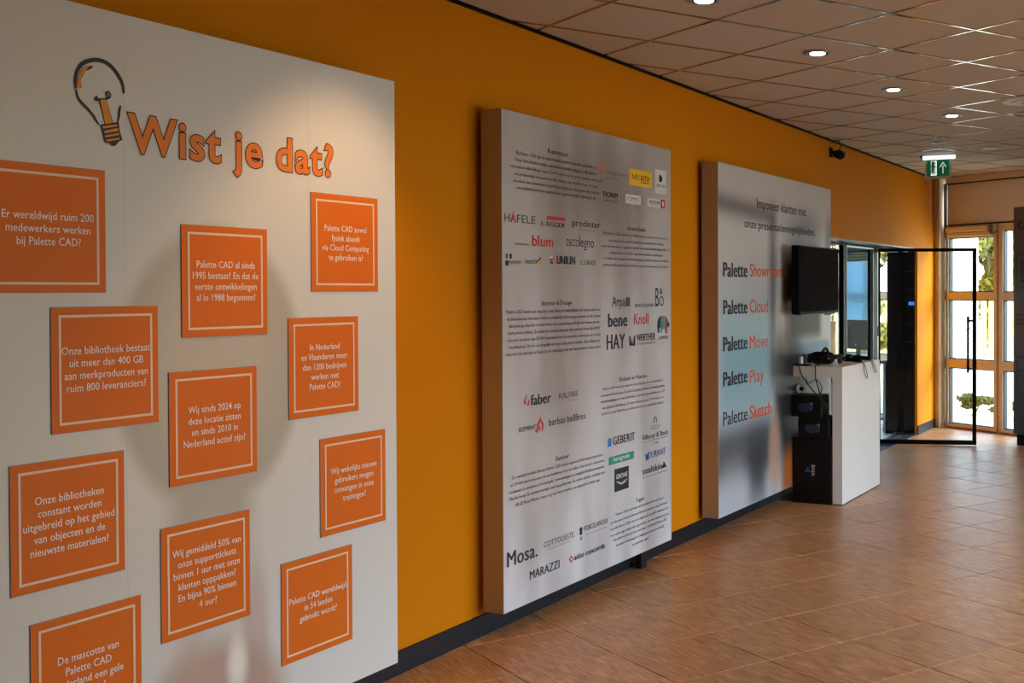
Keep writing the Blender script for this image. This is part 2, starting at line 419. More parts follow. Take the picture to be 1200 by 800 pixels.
CEIL = 2.953

# measured layout of the print on the panels: (text, y0, y1, baseline z, capital height, ink, weight)
DATA = {'P': {'head': [('Kunststeen', 4.995, 5.187, 2.313, 0.025, 'k', 1), ('Houttechniek', 5.826, 6.048, 1.97, 0.023, 'k', 1), ('Interior & Design', 4.934, 5.217, 1.56, 0.024, 'k', 1), ('Kachels en Haarden', 5.729, 6.059, 1.129, 0.024, 'k', 1), ('Sanitair', 5.054, 5.187, 0.778, 0.024, 'k', 1), ('Tegels', 5.915, 6.018, 0.425, 0.023, 'k', 1)], 'p1': [('Bij Palette CAD zijn de natuursteenbestanden bijzonder gedetailleerd.', 4.715, 5.477, 2.278, 0.017, 'k', 0), ('Onze bibliotheek beschikt over natuursteenafbeeldingen in 4k kwaliteit,', 4.705, 5.489, 2.245, 0.017, 'k', 0), ('natuursteen afbeeldingen van 2,5 bij 4 meter voor de grote objecten, maar ook', 4.663, 5.531, 2.213, 0.015, 'k', 0), ('een verzameling van meerdere afbeeldingen van dezelfde steen. Zo heeft', 4.696, 5.494, 2.179, 0.015, 'k', 0), ('een vloer van natuursteen tegels bij ons altijd een natuurgetrouwe look en', 4.687, 5.504, 2.146, 0.016, 'k', 0), ('een realistisch patroon waarbij iedere tegel een andere tekening heeft.', 4.715, 5.471, 2.115, 0.015, 'k', 0)], 'p2': [('Met Palette CAD tekent u een meubel van top tot teen met objecten en', 5.555, 6.333, 1.936, 0.016, 'k', 0), ('materialen van bestaande leveranciers, waarbij iedere afmeting', 5.606, 6.289, 1.899, 0.015, 'k', 0), ('en bovenmaat meer opgegeven wordt, met onze plaatindeelgenerator en', 5.528, 6.361, 1.867, 0.015, 'k', 0), ("configuratiemenu's. Front, rug, bovenaanzichten, aansluitingen", 5.621, 6.27, 1.833, 0.015, 'k', 0), ('en andere toevoegingen worden allemaal per waarde ingevoerd, volledig', 5.554, 6.338, 1.801, 0.015, 'k', 0), ('parametrisch getekend en snel aan te passen aan de wens van de klant.', 5.553, 6.335, 1.766, 0.014, 'k', 0)], 'p3': [('Palette CAD bevat veel objecten, materialen en hulpmiddelen die wij speciaal voor', 4.626, 5.519, 1.524, 0.018, 'k', 0), ('de binnenhuisarchitectuur hebben ontwikkeld. Het basisprogramma biedt al meer', 4.631, 5.518, 1.491, 0.016, 'k', 0), ('dan genoeg objecten en materialen om een woning volledig van binnen en van', 4.647, 5.502, 1.458, 0.017, 'k', 0), ('buiten in te richten. Zo bevat de meubelcatalogus bijvoorbeeld meer dan 8.000', 4.64, 5.508, 1.425, 0.017, 'k', 0), ('objecten en meer dan 20.000 materialen met de nieuwste ontwerpen en actuele', 4.633, 5.516, 1.391, 0.017, 'k', 0), ('trendkleuren. Het is ook mogelijk om eigen objecten te maken, afbeeldingen en', 4.643, 5.506, 1.358, 0.017, 'k', 0), ('objecten van internet te halen of om tekeningen van uw leveranciers te importeren.', 4.624, 5.523, 1.325, 0.017, 'k', 0)], 'p4': [('Palette CAD bevat alle objecten die nodig zijn om een gedetailleerd', 5.537, 6.268, 1.094, 0.015, 'k', 0), ('schouwwerk te bouwen. Kachels en haarden, kanalen, keramiek, sokkels,', 5.512, 6.295, 1.059, 0.016, 'k', 0), ('wandaansluitingen en haardenfronten. Zijn allemaal beschikbaar van 150', 5.516, 6.292, 1.027, 0.015, 'k', 0), ('verschillende fabrikanten. Zo zijn er alleen al ruim 77.000 kachels en', 5.531, 6.275, 0.992, 0.015, 'k', 0), ('kachels in onze bibliotheek te vinden van de meest gebruikte merken.', 5.525, 6.278, 0.961, 0.015, 'k', 0)], 'p5': [('De sanitair-module binnen Palette CAD bevat ongeveer 2000 extra materialen', 4.668, 5.533, 0.742, 0.017, 'k', 0), ('en 20.000 merkobjecten om uw badkamer mee te vullen. Van douche-elementen,', 4.651, 5.555, 0.709, 0.016, 'k', 0), ('keramiek en armaturen tot spiegels, verwarmingen en complete badkamermeubels.', 4.645, 5.555, 0.676, 0.017, 'k', 0), ('Hierbij bevat de sanitair-module een koppeling naar de online sanitair catalogus van', 4.645, 5.558, 0.644, 0.017, 'k', 0), ('ARGE Neue Medien, waar nog veel meer merken en objecten te vinden zijn.', 4.691, 5.507, 0.61, 0.017, 'k', 0)], 'p6': [('Palette CAD heeft naast tal van bibliotheken van tegel-', 5.68, 6.27, 0.391, 0.015, 'k', 0), ('producenten ook profielen en lijsten als objecten aan. Daarnaast', 5.625, 6.326, 0.354, 0.016, 'k', 0), ('beschikt Palette CAD over een uitgebreide tegellijst, waarmee u op', 5.619, 6.339, 0.32, 0.016, 'k', 0), ('een eenvoudige manier alle oppervlaktes van uw ontwerp met veel', 5.619, 6.338, 0.285, 0.016, 'k', 0), ('vele diverse patronen kunt toevoegen. Ook maakt Palette CAD', 5.65, 6.309, 0.255, 0.016, 'k', 0), ('automatisch kanttegels en inliggingen aan uw eerste hele', 5.682, 6.273, 0.221, 0.016, 'k', 0), ('en gesneden tegels.', 5.871, 6.083, 0.187, 0.017, 'k', 0)]}, 'L': [('caesarstone logo', [('caesarstone', 5.581, 5.814, 2.266, 0.021, 'g', 0), ('Quartz Surfaces', 5.583, 5.727, 2.241, 0.01, 'g', 0)], [('o', [(5.522, 2.304), (5.576, 2.307), (5.575, 2.297), (5.543, 2.296), (5.542, 2.268), (5.563, 2.264), (5.546, 2.258), (5.522, 2.26)])]), ('neolith logo', [('NEO', 5.885, 5.999, 2.263, 0.028, 'k', 0), ('LITH', 5.999, 6.095, 2.261, 0.031, 'k', 2), ('EXTRAORDINARY', 5.985, 6.093, 2.247, 0.009, 'k', 2)], [('y', [(5.854, 2.319), (6.131, 2.321), (6.131, 2.228), (5.853, 2.227)])]), ('white label with dark half disc', [('DEKTON', 6.189, 6.298, 2.243, 0.016, 'k', 0)], [('w', [(6.173, 2.345), (6.314, 2.343), (6.313, 2.204), (6.172, 2.203)]), ('n', [(6.224, 2.315), (6.244, 2.315), (6.26, 2.307), (6.268, 2.294), (6.26, 2.28), (6.243, 2.273), (6.223, 2.273)])]), ('fiorim', [('FIORIM', 5.554, 5.713, 2.139, 0.028, 'k', 2), ('CERAMICHE SUPERFICI', 5.56, 5.713, 2.117, 0.007, 'k', 1)], []), ('compac', [('COMPAC', 5.822, 5.975, 2.138, 0.022, 'g', 0), ('THE SURFACES COMPANY', 5.826, 5.97, 2.125, 0.005, 'g', 0)], [('w', [(5.806, 2.172), (5.987, 2.173), (5.987, 2.121), (5.806, 2.12)])]), ('silestone', [('SILESTONE', 6.094, 6.23, 2.14, 0.018, 'k', 1), ('BY COSENTINO', 6.116, 6.208, 2.129, 0.006, 'g', 0)], [('w', [(6.073, 2.169), (6.243, 2.171), (6.242, 2.12), (6.073, 2.12)]), ('r', [(6.243, 2.171), (6.297, 2.171), (6.297, 2.121), (6.242, 2.12)]), ('w', [(6.262, 2.161), (6.282, 2.161), (6.282, 2.13), (6.267, 2.13)])]), ('haefele', [('H', 4.613, 4.657, 1.956, 0.038, 'd', 1), ('Ä', 4.661, 4.712, 1.954, 0.04, 'r', 2), ('FELE', 4.718, 4.879, 1.956, 0.037, 'd', 1)], []), ('egger', [('E', 4.931, 4.964, 1.951, 0.021, 'r', 2), ('EGGER', 4.981, 5.155, 1.951, 0.022, 'k', 2)], [('r', [(4.982, 2.002), (5.156, 2.003), (5.156, 1.984), (4.982, 1.984)])]), ('prodinter', [('prodinter', 5.225, 5.518, 1.966, 0.033, 'k', 1), ('the leading touch', 5.302, 5.467, 1.946, 0.009, 'g', 0)], []), ('blum', [('blum', 4.848, 5.043, 1.85, 0.052, 'r', 2), ('Perfecting motion', 4.701, 4.822, 1.85, 0.011, 'k', 0)], []), ('deco', [('DECO', 5.17, 5.293, 1.86, 0.036, 'k', 0), ('legno', 5.297, 5.448, 1.86, 0.053, 'k', 0)], []), ('pfleiderer', [('PFLEIDERER', 4.648, 4.751, 1.76, 0.014, 'n', 0), ('INSPIRATIONS CLOSE TO YOU', 4.648, 4.747, 1.75, 0.004, 'g', 0)], [('gr', [(4.622, 1.806), (4.641, 1.805), (4.641, 1.783), (4.622, 1.783)]), ('n', [(4.654, 1.806), (4.674, 1.806), (4.674, 1.784), (4.654, 1.783)]), ('n', [(4.62, 1.775), (4.645, 1.774), (4.645, 1.75), (4.62, 1.75)])]), ('hettich', [('hettich', 4.791, 4.885, 1.762, 0.025, 'k', 0)], [('k', [(4.889, 1.776), (4.928, 1.798), (4.928, 1.79), (4.889, 1.767)]), ('y', [(4.889, 1.767), (4.928, 1.789), (4.928, 1.781), (4.893, 1.761)]), ('o', [(4.897, 1.759), (4.929, 1.78), (4.929, 1.773), (4.903, 1.759)])]), ('unilin', [('UNILIN', 5.072, 5.252, 1.767, 0.041, 'n', 2), ('the real code', 5.156, 5.249, 1.75, 0.007, 'g', 0)], [('w', [(5.006, 1.795), (5.032, 1.808), (5.046, 1.805), (5.014, 1.787)]), ('o', [(5.034, 1.808), (5.058, 1.805), (5.056, 1.767), (5.034, 1.766), (5.046, 1.783), (5.032, 1.787), (5.046, 1.794)]), ('n', [(5.006, 1.787), (5.034, 1.794), (5.034, 1.787), (5.008, 1.78)]), ('n', [(5.008, 1.775), (5.034, 1.781), (5.036, 1.766), (5.018, 1.767)])]), ('grass', [('GRASS', 5.345, 5.466, 1.767, 0.026, 'gr', 1), ('C', 5.31, 5.336, 1.768, 0.022, 'gr', 0)], []), ('arpa', [('Arpa', 5.644, 5.794, 1.546, 0.053, 'k', 0)], [('d', [(5.801, 1.594), (5.852, 1.595), (5.852, 1.545), (5.801, 1.545)])]), ('b&o', [('BANG & OLUFSEN', 5.915, 6.148, 1.538, 0.018, 'd', 1), ('B', 6.168, 6.216, 1.539, 0.109, 'k', 0), ('&', 6.226, 6.265, 1.611, 0.038, 'k', 1), ('O', 6.22, 6.281, 1.541, 0.058, 'k', 0)], []), ('bene', [('bene', 5.598, 5.822, 1.434, 0.073, 'n', 3)], []), ('knoll', [('Knoll', 5.901, 6.081, 1.44, 0.06, 'r', 1)], []), ('elephant', [('CAPAROL', 6.21, 6.34, 1.343, 0.019, 'n', 1)], [('n', [(6.201, 1.384), (6.193, 1.416), (6.196, 1.448), (6.213, 1.472), (6.237, 1.481), (6.237, 1.415), (6.219, 1.405), (6.225, 1.383)]), ('t', [(6.237, 1.481), (6.259, 1.482), (6.258, 1.415), (6.251, 1.377), (6.237, 1.383)]), ('gn', [(6.259, 1.482), (6.28, 1.482), (6.279, 1.403), (6.258, 1.404)]), ('yb', [(6.28, 1.482), (6.3, 1.478), (6.3, 1.402), (6.279, 1.398)]), ('m', [(6.3, 1.478), (6.32, 1.468), (6.332, 1.45), (6.324, 1.375), (6.297, 1.377), (6.3, 1.413)]), ('n', [(6.32, 1.468), (6.334, 1.445), (6.357, 1.435), (6.353, 1.417), (6.332, 1.41), (6.324, 1.423)])]), ('hay', [('HAY', 5.582, 5.794, 1.311, 0.081, 'n', 2)], []), ('werther', [('WERTHER', 5.93, 6.167, 1.344, 0.039, 'n', 2), ('DE MEUBELMAKERSGROEP', 5.93, 6.167, 1.322, 0.012, 'g', 0)], [('n', [(5.84, 1.376), (5.857, 1.377), (5.864, 1.334), (5.875, 1.364), (5.886, 1.328), (5.901, 1.374), (5.916, 1.378), (5.914, 1.319), (5.843, 1.322)])]), ('faber', [('faber', 4.829, 5.015, 1.077, 0.051, 'k', 2)], [('r', [(4.784, 1.082), (4.767, 1.1), (4.779, 1.116), (4.8, 1.138), (4.794, 1.118), (4.785, 1.107), (4.791, 1.091)]), ('r', [(4.8, 1.075), (4.816, 1.082), (4.821, 1.099), (4.806, 1.114), (4.809, 1.096), (4.8, 1.085)])]), ('kalfire', [('KALFIRE', 5.091, 5.275, 1.087, 0.028, 'd', 0), ('FIREPLACES', 5.179, 5.275, 1.068, 0.005, 'g', 0)], []), ('element4', [('ELEMENT', 4.727, 4.874, 0.96, 0.021, 'n', 0), ('4', 4.866, 4.891, 0.938, 0.023, 'r', 2)], [('r', [(4.887, 0.961), (4.885, 0.982), (4.907, 1.001), (4.92, 1.02), (4.92, 0.996), (4.903, 0.977), (4.9, 0.956)]), ('r', [(4.923, 1.003), (4.945, 0.976), (4.943, 0.951), (4.926, 0.934), (4.929, 0.949), (4.932, 0.97), (4.92, 0.992)]), ('r', [(4.9, 0.942), (4.9, 0.953), (4.913, 0.974), (4.916, 0.958), (4.906, 0.945)])]), ('barbas', [('barbas bellfires.', 4.994, 5.365, 0.961, 0.035, 'n', 1)], []), ('geberit', [('GEBERIT', 5.648, 5.908, 0.785, 0.044, 'k', 2)], [('b', [(5.591, 0.826), (5.632, 0.826), (5.632, 0.782), (5.59, 0.782)])]), ('villeroy', [('Villeroy & Boch', 5.993, 6.329, 0.769, 0.031, 'd', 0), ('1748', 6.124, 6.198, 0.731, 0.012, 'g', 0)], [('d', [(5.996, 0.758), (6.322, 0.758), (6.322, 0.755), (5.996, 0.756)]), ('d', [(6.143, 0.855), (6.143, 0.883), (6.164, 0.895), (6.185, 0.88), (6.185, 0.854), (6.175, 0.853), (6.175, 0.879), (6.164, 0.888), (6.153, 0.88), (6.153, 0.854)]), ('g', [(6.097, 0.839), (6.159, 0.841), (6.23, 0.839), (6.23, 0.837), (6.159, 0.837), (6.102, 0.836)]), ('g', [(6.088, 0.831), (6.159, 0.83), (6.238, 0.832), (6.238, 0.83), (6.159, 0.827), (6.091, 0.828)]), ('g', [(6.118, 0.823), (6.166, 0.819), (6.215, 0.824), (6.215, 0.821), (6.166, 0.816), (6.121, 0.82)])]), ('hansgrohe', [('hansgrohe', 5.653, 5.845, 0.695, 0.024, 'W', 1)], [('te', [(5.601, 0.724), (5.895, 0.724), (5.894, 0.681), (5.6, 0.68)])]), ('duravit', [('DURAVIT', 6.076, 6.3, 0.655, 0.038, 'b2', 1)], [('b2', [(6.022, 0.695), (6.046, 0.679), (6.076, 0.694), (6.076, 0.651), (6.055, 0.647), (6.046, 0.647), (6.038, 0.671)])]), ('grohe', [('GROHE', 5.683, 5.813, 0.593, 0.025, 'W', 1)], [('n', [(5.665, 0.65), (5.833, 0.648), (5.832, 0.524), (5.664, 0.523)]), ('W', [(5.686, 0.581), (5.75, 0.566), (5.813, 0.579), (5.813, 0.576), (5.75, 0.563), (5.689, 0.577)]), ('W', [(5.701, 0.571), (5.75, 0.559), (5.798, 0.57), (5.795, 0.565), (5.75, 0.555), (5.706, 0.567)])]), ('sealskin', [('sealskin', 5.997, 6.249, 0.573, 0.037, 'k', 2), ('THE PERFECT TOUCH IN BATHROOMS', 6.001, 6.321, 0.55, 0.007, 'd', 0)], [('k', [(6.249, 0.581), (6.271, 0.602), (6.264, 0.613), (6.285, 0.607), (6.307, 0.582), (6.321, 0.575), (6.285, 0.575), (6.253, 0.574)])]), ('mosa', [('Mosa.', 4.621, 4.885, 0.336, 0.07, 'n', 2)], []), ('marazzi', [('MARAZZI', 4.815, 5.088, 0.235, 0.041, 'n', 2)], []), ('cottodeste', [('COTTODESTE', 4.942, 5.23, 0.364, 0.027, 'n', 0), ('KERAMISCHE OPPERVLAKTEN', 4.982, 5.193, 0.346, 0.006, 'g', 0)], []), ('porcelanosa', [('PORCELANOSA', 5.335, 5.587, 0.371, 0.028, 'd', 0), ('THE TILES SURFACES GROUP', 5.35, 5.576, 0.347, 0.007, 'g', 0)], [('k', [(5.296, 0.396), (5.303, 0.403), (5.312, 0.395), (5.322, 0.391), (5.315, 0.385), (5.315, 0.357), (5.288, 0.361), (5.291, 0.387), (5.283, 0.395)]), ('d', [(5.288, 0.349), (5.318, 0.348), (5.32, 0.345), (5.3, 0.343), (5.322, 0.334), (5.286, 0.334), (5.3, 0.342)])]), ('atlas', [('atlas concorde', 5.233, 5.556, 0.241, 0.029, 'n', 2)], [('r', [(5.182, 0.255), (5.203, 0.274), (5.227, 0.253), (5.204, 0.233)]), ('w', [(5.195, 0.253), (5.204, 0.264), (5.214, 0.254), (5.204, 0.244)])])], 'Q': [[('Imponeer klanten met', 7.765, 8.815, 2.217, 0.071, 'n', 1), ('onze presentatiemogelijkheden.', 7.531, 9.04, 2.07, 0.06, 'n', 1)], [('Palette', 7.156, 7.586, 1.724, 0.095, 'n', 3), ('Showroom', 7.632, 8.281, 1.729, 0.089, 'o2', 1)], [('Palette', 7.158, 7.586, 1.472, 0.095, 'n', 3), ('Cloud', 7.627, 7.979, 1.474, 0.091, 'o2', 1)], [('Palette', 7.156, 7.584, 1.225, 0.096, 'n', 3), ('Move', 7.626, 7.978, 1.223, 0.091, 'o2', 1)], [('Palette', 7.155, 7.583, 0.991, 0.096, 'n', 3), ('Play', 7.625, 7.899, 0.981, 0.091, 'o2', 1)], [('Palette', 7.154, 7.582, 0.729, 0.091, 'n', 1), ('Sketch', 7.623, 8.045, 0.727, 0.093, 'o2', 2)]], 'bulb': {'outline': [(2.407, 2.227), (2.406, 2.251), (2.412, 2.277), (2.429, 2.302), (2.452, 2.316), (2.477, 2.323), (2.503, 2.322), (2.527, 2.312), (2.547, 2.294), (2.562, 2.274), (2.569, 2.254), (2.569, 2.237)], 'left': [(2.409, 2.224), (2.414, 2.202), (2.428, 2.187), (2.447, 2.172), (2.464, 2.156), (2.475, 2.14), (2.483, 2.132)], 'right': [(2.558, 2.199), (2.554, 2.182), (2.552, 2.166), (2.548, 2.146)], 'hl': [(2.41, 2.231), (2.414, 2.255), (2.423, 2.276), (2.44, 2.298), (2.454, 2.302), (2.44, 2.284), (2.428, 2.265), (2.423, 2.251), (2.428, 2.235), (2.421, 2.229)], 'hlk': [(2.427, 2.259), (2.424, 2.269), (2.437, 2.291), (2.449, 2.301), (2.468, 2.302), (2.457, 2.292), (2.44, 2.283)], 'stem': [(2.487, 2.206), (2.509, 2.209), (2.528, 2.142), (2.504, 2.136)], 'fil': [(2.466, 2.205), (2.476, 2.218), (2.482, 2.208), (2.496, 2.207), (2.511, 2.218), (2.505, 2.229), (2.517, 2.238), (2.527, 2.229), (2.524, 2.216), (2.508, 2.207), (2.487, 2.202), (2.473, 2.2)], 'filg': [(2.508, 2.226), (2.517, 2.234), (2.524, 2.226), (2.517, 2.218)], 'cap': [(2.487, 2.132), (2.551, 2.148), (2.555, 2.12), (2.564, 2.095), (2.551, 2.088), (2.539, 2.074), (2.527, 2.072), (2.518, 2.079), (2.502, 2.08), (2.495, 2.107)], 'capo': [[(2.495, 2.128), (2.545, 2.14), (2.546, 2.134), (2.496, 2.121)], [(2.5, 2.115), (2.548, 2.129), (2.55, 2.121), (2.502, 2.107)], [(2.503, 2.101), (2.551, 2.115), (2.553, 2.109), (2.504, 2.095)], [(2.507, 2.089), (2.554, 2.101), (2.555, 2.096), (2.509, 2.083)]]}}

# ---------------------------------------------------------------- floor
def clip(poly, n, d):
    """keep the side n.p >= d"""
    out = []
    for i in range(len(poly)):
        p, q = poly[i], poly[(i + 1) % len(poly)]
        a, b = p.dot(n) - d, q.dot(n) - d
        if a >= 0: out.append(p)
        if (a >= 0) != (b >= 0): out.append(p + (q - p) * (a / (a - b)))
    return out
def area(poly):
    return abs(sum(poly[i].x * poly[(i + 1) % len(poly)].y - poly[(i + 1) % len(poly)].x * poly[i].y for i in range(len(poly)))) / 2
def inset(poly, d):
    """shrink a convex polygon"""
    c = sum(poly, Vector()) / len(poly); out = []; n = len(poly)
    for i in range(n):
        p0, p, p1 = poly[i - 1], poly[i], poly[(i + 1) % n]
        e0 = (p - p0).normalized(); e1 = (p1 - p).normalized()
        n0 = Vector((-e0.y, e0.x, 0)); n1 = Vector((-e1.y, e1.x, 0))
        if n0.dot(c - p) < 0: n0 = -n0
        if n1.dot(c - p) < 0: n1 = -n1
        k = 1 + n0.dot(n1)
        out.append(p + (n0 + n1) * (d / max(k, .3)))
    return out
def slab_mesh(poly, ztop, zbot, ch):
    """tile with a chamfered visible face (ztop side), poly in local coordinates"""
    bm = NB(); s = -1 if ztop < zbot else 1
    r0 = [bm.verts.new((p.x, p.y, zbot)) for p in poly]; r1 = [bm.verts.new((p.x, p.y, ztop - s * ch)) for p in poly]
    ins = inset(poly, ch * 1.3); r2 = [bm.verts.new((p.x, p.y, ztop)) for p in ins]
    n = len(poly)
    bm.faces.new(r2); bm.faces.new(r0[::-1])
    for a, b in ((r0, r1), (r1, r2)):
        for i in range(n): bm.faces.new((a[i], a[(i + 1) % n], b[(i + 1) % n], b[i]))
    bmesh.ops.recalc_face_normals(bm, faces=bm.faces)
    me = bpy.data.meshes.new('tile'); bm.to_mesh(me); bm.free(); return me
FN = Vector((.5, .866, 0))          # outward normal of the glazed facade
FD = 12.07
def tile_field(parent, name, O, size, gap, z, zb, ch, mat, lims, tilt=0.0, pad=0.0):
    rot = Matrix.Rotation(GA, 4, 'Z')
    full = None; cnt = 0
    for i in range(-40, 60):
        for j in range(-40, 60):
            c0 = O + A_ * (i * size) + B_ * (j * size); c = c0 + (A_ + B_) * size / 2
            if not (-1 < c.x < 5 and 1 < c.y < 15): continue
            hw = size / 2 - gap / 2
            loc = [Vector((-hw, -hw, 0)), Vector((hw, -hw, 0)), Vector((hw, hw, 0)), Vector((-hw, hw, 0))]
            wp = [c + A_ * p.x + B_ * p.y for p in loc]
            pl = wp
            for n, d in lims:
                pl = clip(pl, n, d)
                if len(pl) < 3: break
            if len(pl) < 3 or area(pl) < 0.002: continue
            pl = [p for k, p in enumerate(pl) if (p - pl[k - 1]).length > 0.003]
            if len(pl) < 3: continue
            if len(pl) == 4 and abs(area(pl) - area(wp)) < 1e-5:
                if full is None:
                    full = slab_mesh(loc, 0, zb - z, ch); full.materials.append(mat)
                me = full
            else:
                lp = [Vector(((p - c).dot(A_), (p - c).dot(B_), 0)) for p in pl]
                me = slab_mesh(lp, 0, zb - z, ch); me.materials.append(mat)
            o = bpy.data.objects.new(name, me); COL.objects.link(o); o.parent = parent
            o.location = (c.x, c.y, z + random.uniform(-.0002, .0002))
            o.rotation_euler = (random.uniform(-tilt, tilt), random.uniform(-tilt, tilt), GA)
            cnt += 1
    print(name, cnt)
def clipped_slab(bm, x0, x1, y0, y1, z0, z1, d=FD + .2):
    pl = clip([Vector((x0, y0, 0)), Vector((x1, y0, 0)), Vector((x1, y1, 0)), Vector((x0, y1, 0))], -FN, -d)
    prism(bm, [Vector((p.x, p.y, z0)) for p in pl], (0, 0, z1 - z0))
bm = NB()
clipped_slab(bm, -0.25, 6.7, -4.2, 17, -0.12, -0.005)
floor = mk('floor', bm, 'grout', kind='structure')
FO = Vector((3.2577 - 1.1853, 8.9627, 0))
YN, YF = 2.0, 13.6
flims = [(X1, -0.19), (-X1, -3.6), (Y1, YN), (-FN, -(FD + .03))]
tile_field(floor, 'floor_tile', FO, 0.49263, 0.004, 0.0, -0.02, 0.0018, M['floor_tile'], flims, tilt=0.0006)
bm = NB(); box(bm, -0.19, 6.6, -4.1, YN - .003, -0.01, 0); clipped_slab(bm, 3.603, 6.6, YN, 13.0, -0.01, 0, FD + .03)
mk('floor_covering', bm, 'floor_tile', floor)
bm = NB(); clipped_slab(bm, -9, -0.2, 4.5, 19.5, -0.12, -0.001)
fl2 = mk('floor', bm, plain('pale office floor', lin(176, 180, 184), 0.35, noise=0.05), kind='structure')

# ---------------------------------------------------------------- ceiling
bm = NB(); clipped_slab(bm, -9, 6.7, -4.2, 19.5, CEIL + 0.03, CEIL + 0.2)
ceiling = mk('ceiling', bm, 'ceil_tile', kind='structure')
CO = Vector((3.2577 - 2.6244, 4.7601, 0))
clims = [(X1, 0.012), (-X1, -3.9), (Y1, 1.4), (-FN, -12.03)]
tile_field(ceiling, 'ceiling_tile', CO, 0.6, 0.015, CEIL + 0.004, CEIL + 0.028, 0.002, M['ceil_tile'], clims, tilt=0.0004)
def bar(p, q, w, z0, z1, name):
    pl = [p, q]
    d = (q - p).normalized(); s = Vector((-d.y, d.x, 0)) * w / 2
    poly = [p - s, q - s, q + s, p + s]
    for n, dd in clims:
        poly = clip(poly, n, dd)
        if len(poly) < 3: return
    if area(poly) < .001: return
    bm = NB(); prism(bm, [Vector((v.x, v.y, z0)) for v in poly], (0, 0, z1 - z0)); mk(name, bm, 't_bar', ceiling)
for k in range(-14, 22):
    c = CO + B_ * (k * 0.6); bar(c - A_ * 14, c + A_ * 14, 0.016, CEIL, CEIL + 0.02, 'grid_bar')
    c = CO + A_ * (k * 0.6); bar(c - B_ * 14, c + B_ * 14, 0.016, CEIL + .0006, CEIL + 0.0206, 'grid_bar')
bm = NB(); box(bm, 0, 6.6, -4.1, 1.397, CEIL, CEIL + .029); clipped_slab(bm, 3.903, 6.6, 1.4, 12.0, CEIL, CEIL + .029, 12.03); clipped_slab(bm, -9, -.26, 4.5, 19.4, CEIL - .2, CEIL + .029, 12.0)
mk('ceiling_board', bm, 'ceil_tile', ceiling)
bm = NB(); box(bm, 0, 0.012, -4, 13.86, CEIL - 0.012, CEIL + 0.004)
mk('trim_1', bm, 'black', kind='structure')
# round air outlet in the ceiling, at the right edge
v = thing('ceiling_vent', 'round pale air outlet in the ceiling at the right edge of the picture', 'vent', (1.95, 8.40, CEIL))
for r, h, n in ((0.20, 0.008, 'ring'), (0.13, 0.016, 'ring'), (0.06, 0.022, 'disc')):
    bm = NB(); cyl(bm, (1.95, 8.40, CEIL - h), (1.95, 8.40, CEIL), r * .93, r, 28); mk(n, bm, 'vent', v)

# ---------------------------------------------------------------- walls
OY0, OY1, OZ = 9.60, 13.00, 2.10
bm = NB()
box(bm, -0.25, 0, -4.2, OY0, 0, CEIL + .02); box(bm, -0.25, 0, OY0, OY1, OZ, CEIL + .02); box(bm, -0.03, 0, OY1, 13.87, 0, CEIL + .02); box(bm, -0.25, -0.03, 13.55, 13.87, 0, CEIL + .02); box(bm, -.25, -.03, OY1, 13.55, OZ + .02, CEIL + .02)
mk('wall_left', bm, 'orange_wall', kind='structure')
bm = NB(); box(bm, 0, 6.6, -4.2, -4.0, 0, CEIL + .03)
mk('wall_back', bm, 'white_wall', kind='structure')
bm = NB()
box(bm, 6.5, 6.7, -4, 10.2, 0, .60); box(bm, 6.5, 6.7, -4, 10.2, 1.75, CEIL + .03)
for a, b in ((-4, 2.9), (9.6, 10.2)): box(bm, 6.5, 6.7, a, b, .60, 1.75)
wr = mk('wall_right', bm, 'white_wall', kind='structure')
for k in range(5):
    bm = NB(); y = 3.2 + k * 1.5; box(bm, 6.52, 6.62, y - .04, y + .04, .60, 1.75); mk('mullion', bm, 'beige', wr)
bm = NB(); box(bm, 0, 0.013, -4, OY0, 0, 0.10, bev=.002); mk('baseboard_left', bm, 'navy_base', kind='structure')
bm = NB(); box(bm, 0, 0.013, OY1, 13.86, 0, 0.10, bev=.002); mk('baseboard_left', bm, 'navy_base', kind='structure')
bm = NB(); box(bm, -9, -8.9, 4.5, 19, 0, CEIL); box(bm, -8.9, -.25, 4.5, 4.6, 0, CEIL)
mk('wall_office', bm, 'white_wall', kind='structure')

# ---------------------------------------------------------------- glazed facade, built in its own frame: local x along it, local y outwards
FT = Matrix(((.866, .5, 0, .5 * FD), (-.5, .866, 0, .866 * FD), (0, 0, 1, 0), (0, 0, 0, 1)))
def fbox(bm, s0, s1, d0, d1, z0, z1, mi=0, bev=0): box(bm, s0, s1, d0, d1, z0, z1, mi, FT, bev)
bm = NB()
fbox(bm, -6.79, 0.6, 0.0, .25, 2.885, CEIL + .03); fbox(bm, -6.79, 0.6, -.04, .0, 2.885, CEIL)
fbox(bm, -15, -6.97, 0.0, .25, 2.40, CEIL + .03)
fbox(bm, -15, 0.6, 0.02, .25, -.1, 0.018)
facade = mk('wall_end', bm, 'beige', kind='structure')
bm = NB(); fbox(bm, -6.964, -6.834, -.10, .2, 0, CEIL, bev=.004); mk('column', bm, 'beige', facade)
bm = NB(); fbox(bm, -6.812, -6.79, -.05, 0, 0.02, 2.885, bev=.002); mk('guide_rail', bm, 'steel', facade)
bm = NB(); fbox(bm, -6.99, -6.964, -.02, .2, 0, CEIL); mk('shadow_gap', bm, 'black', facade)
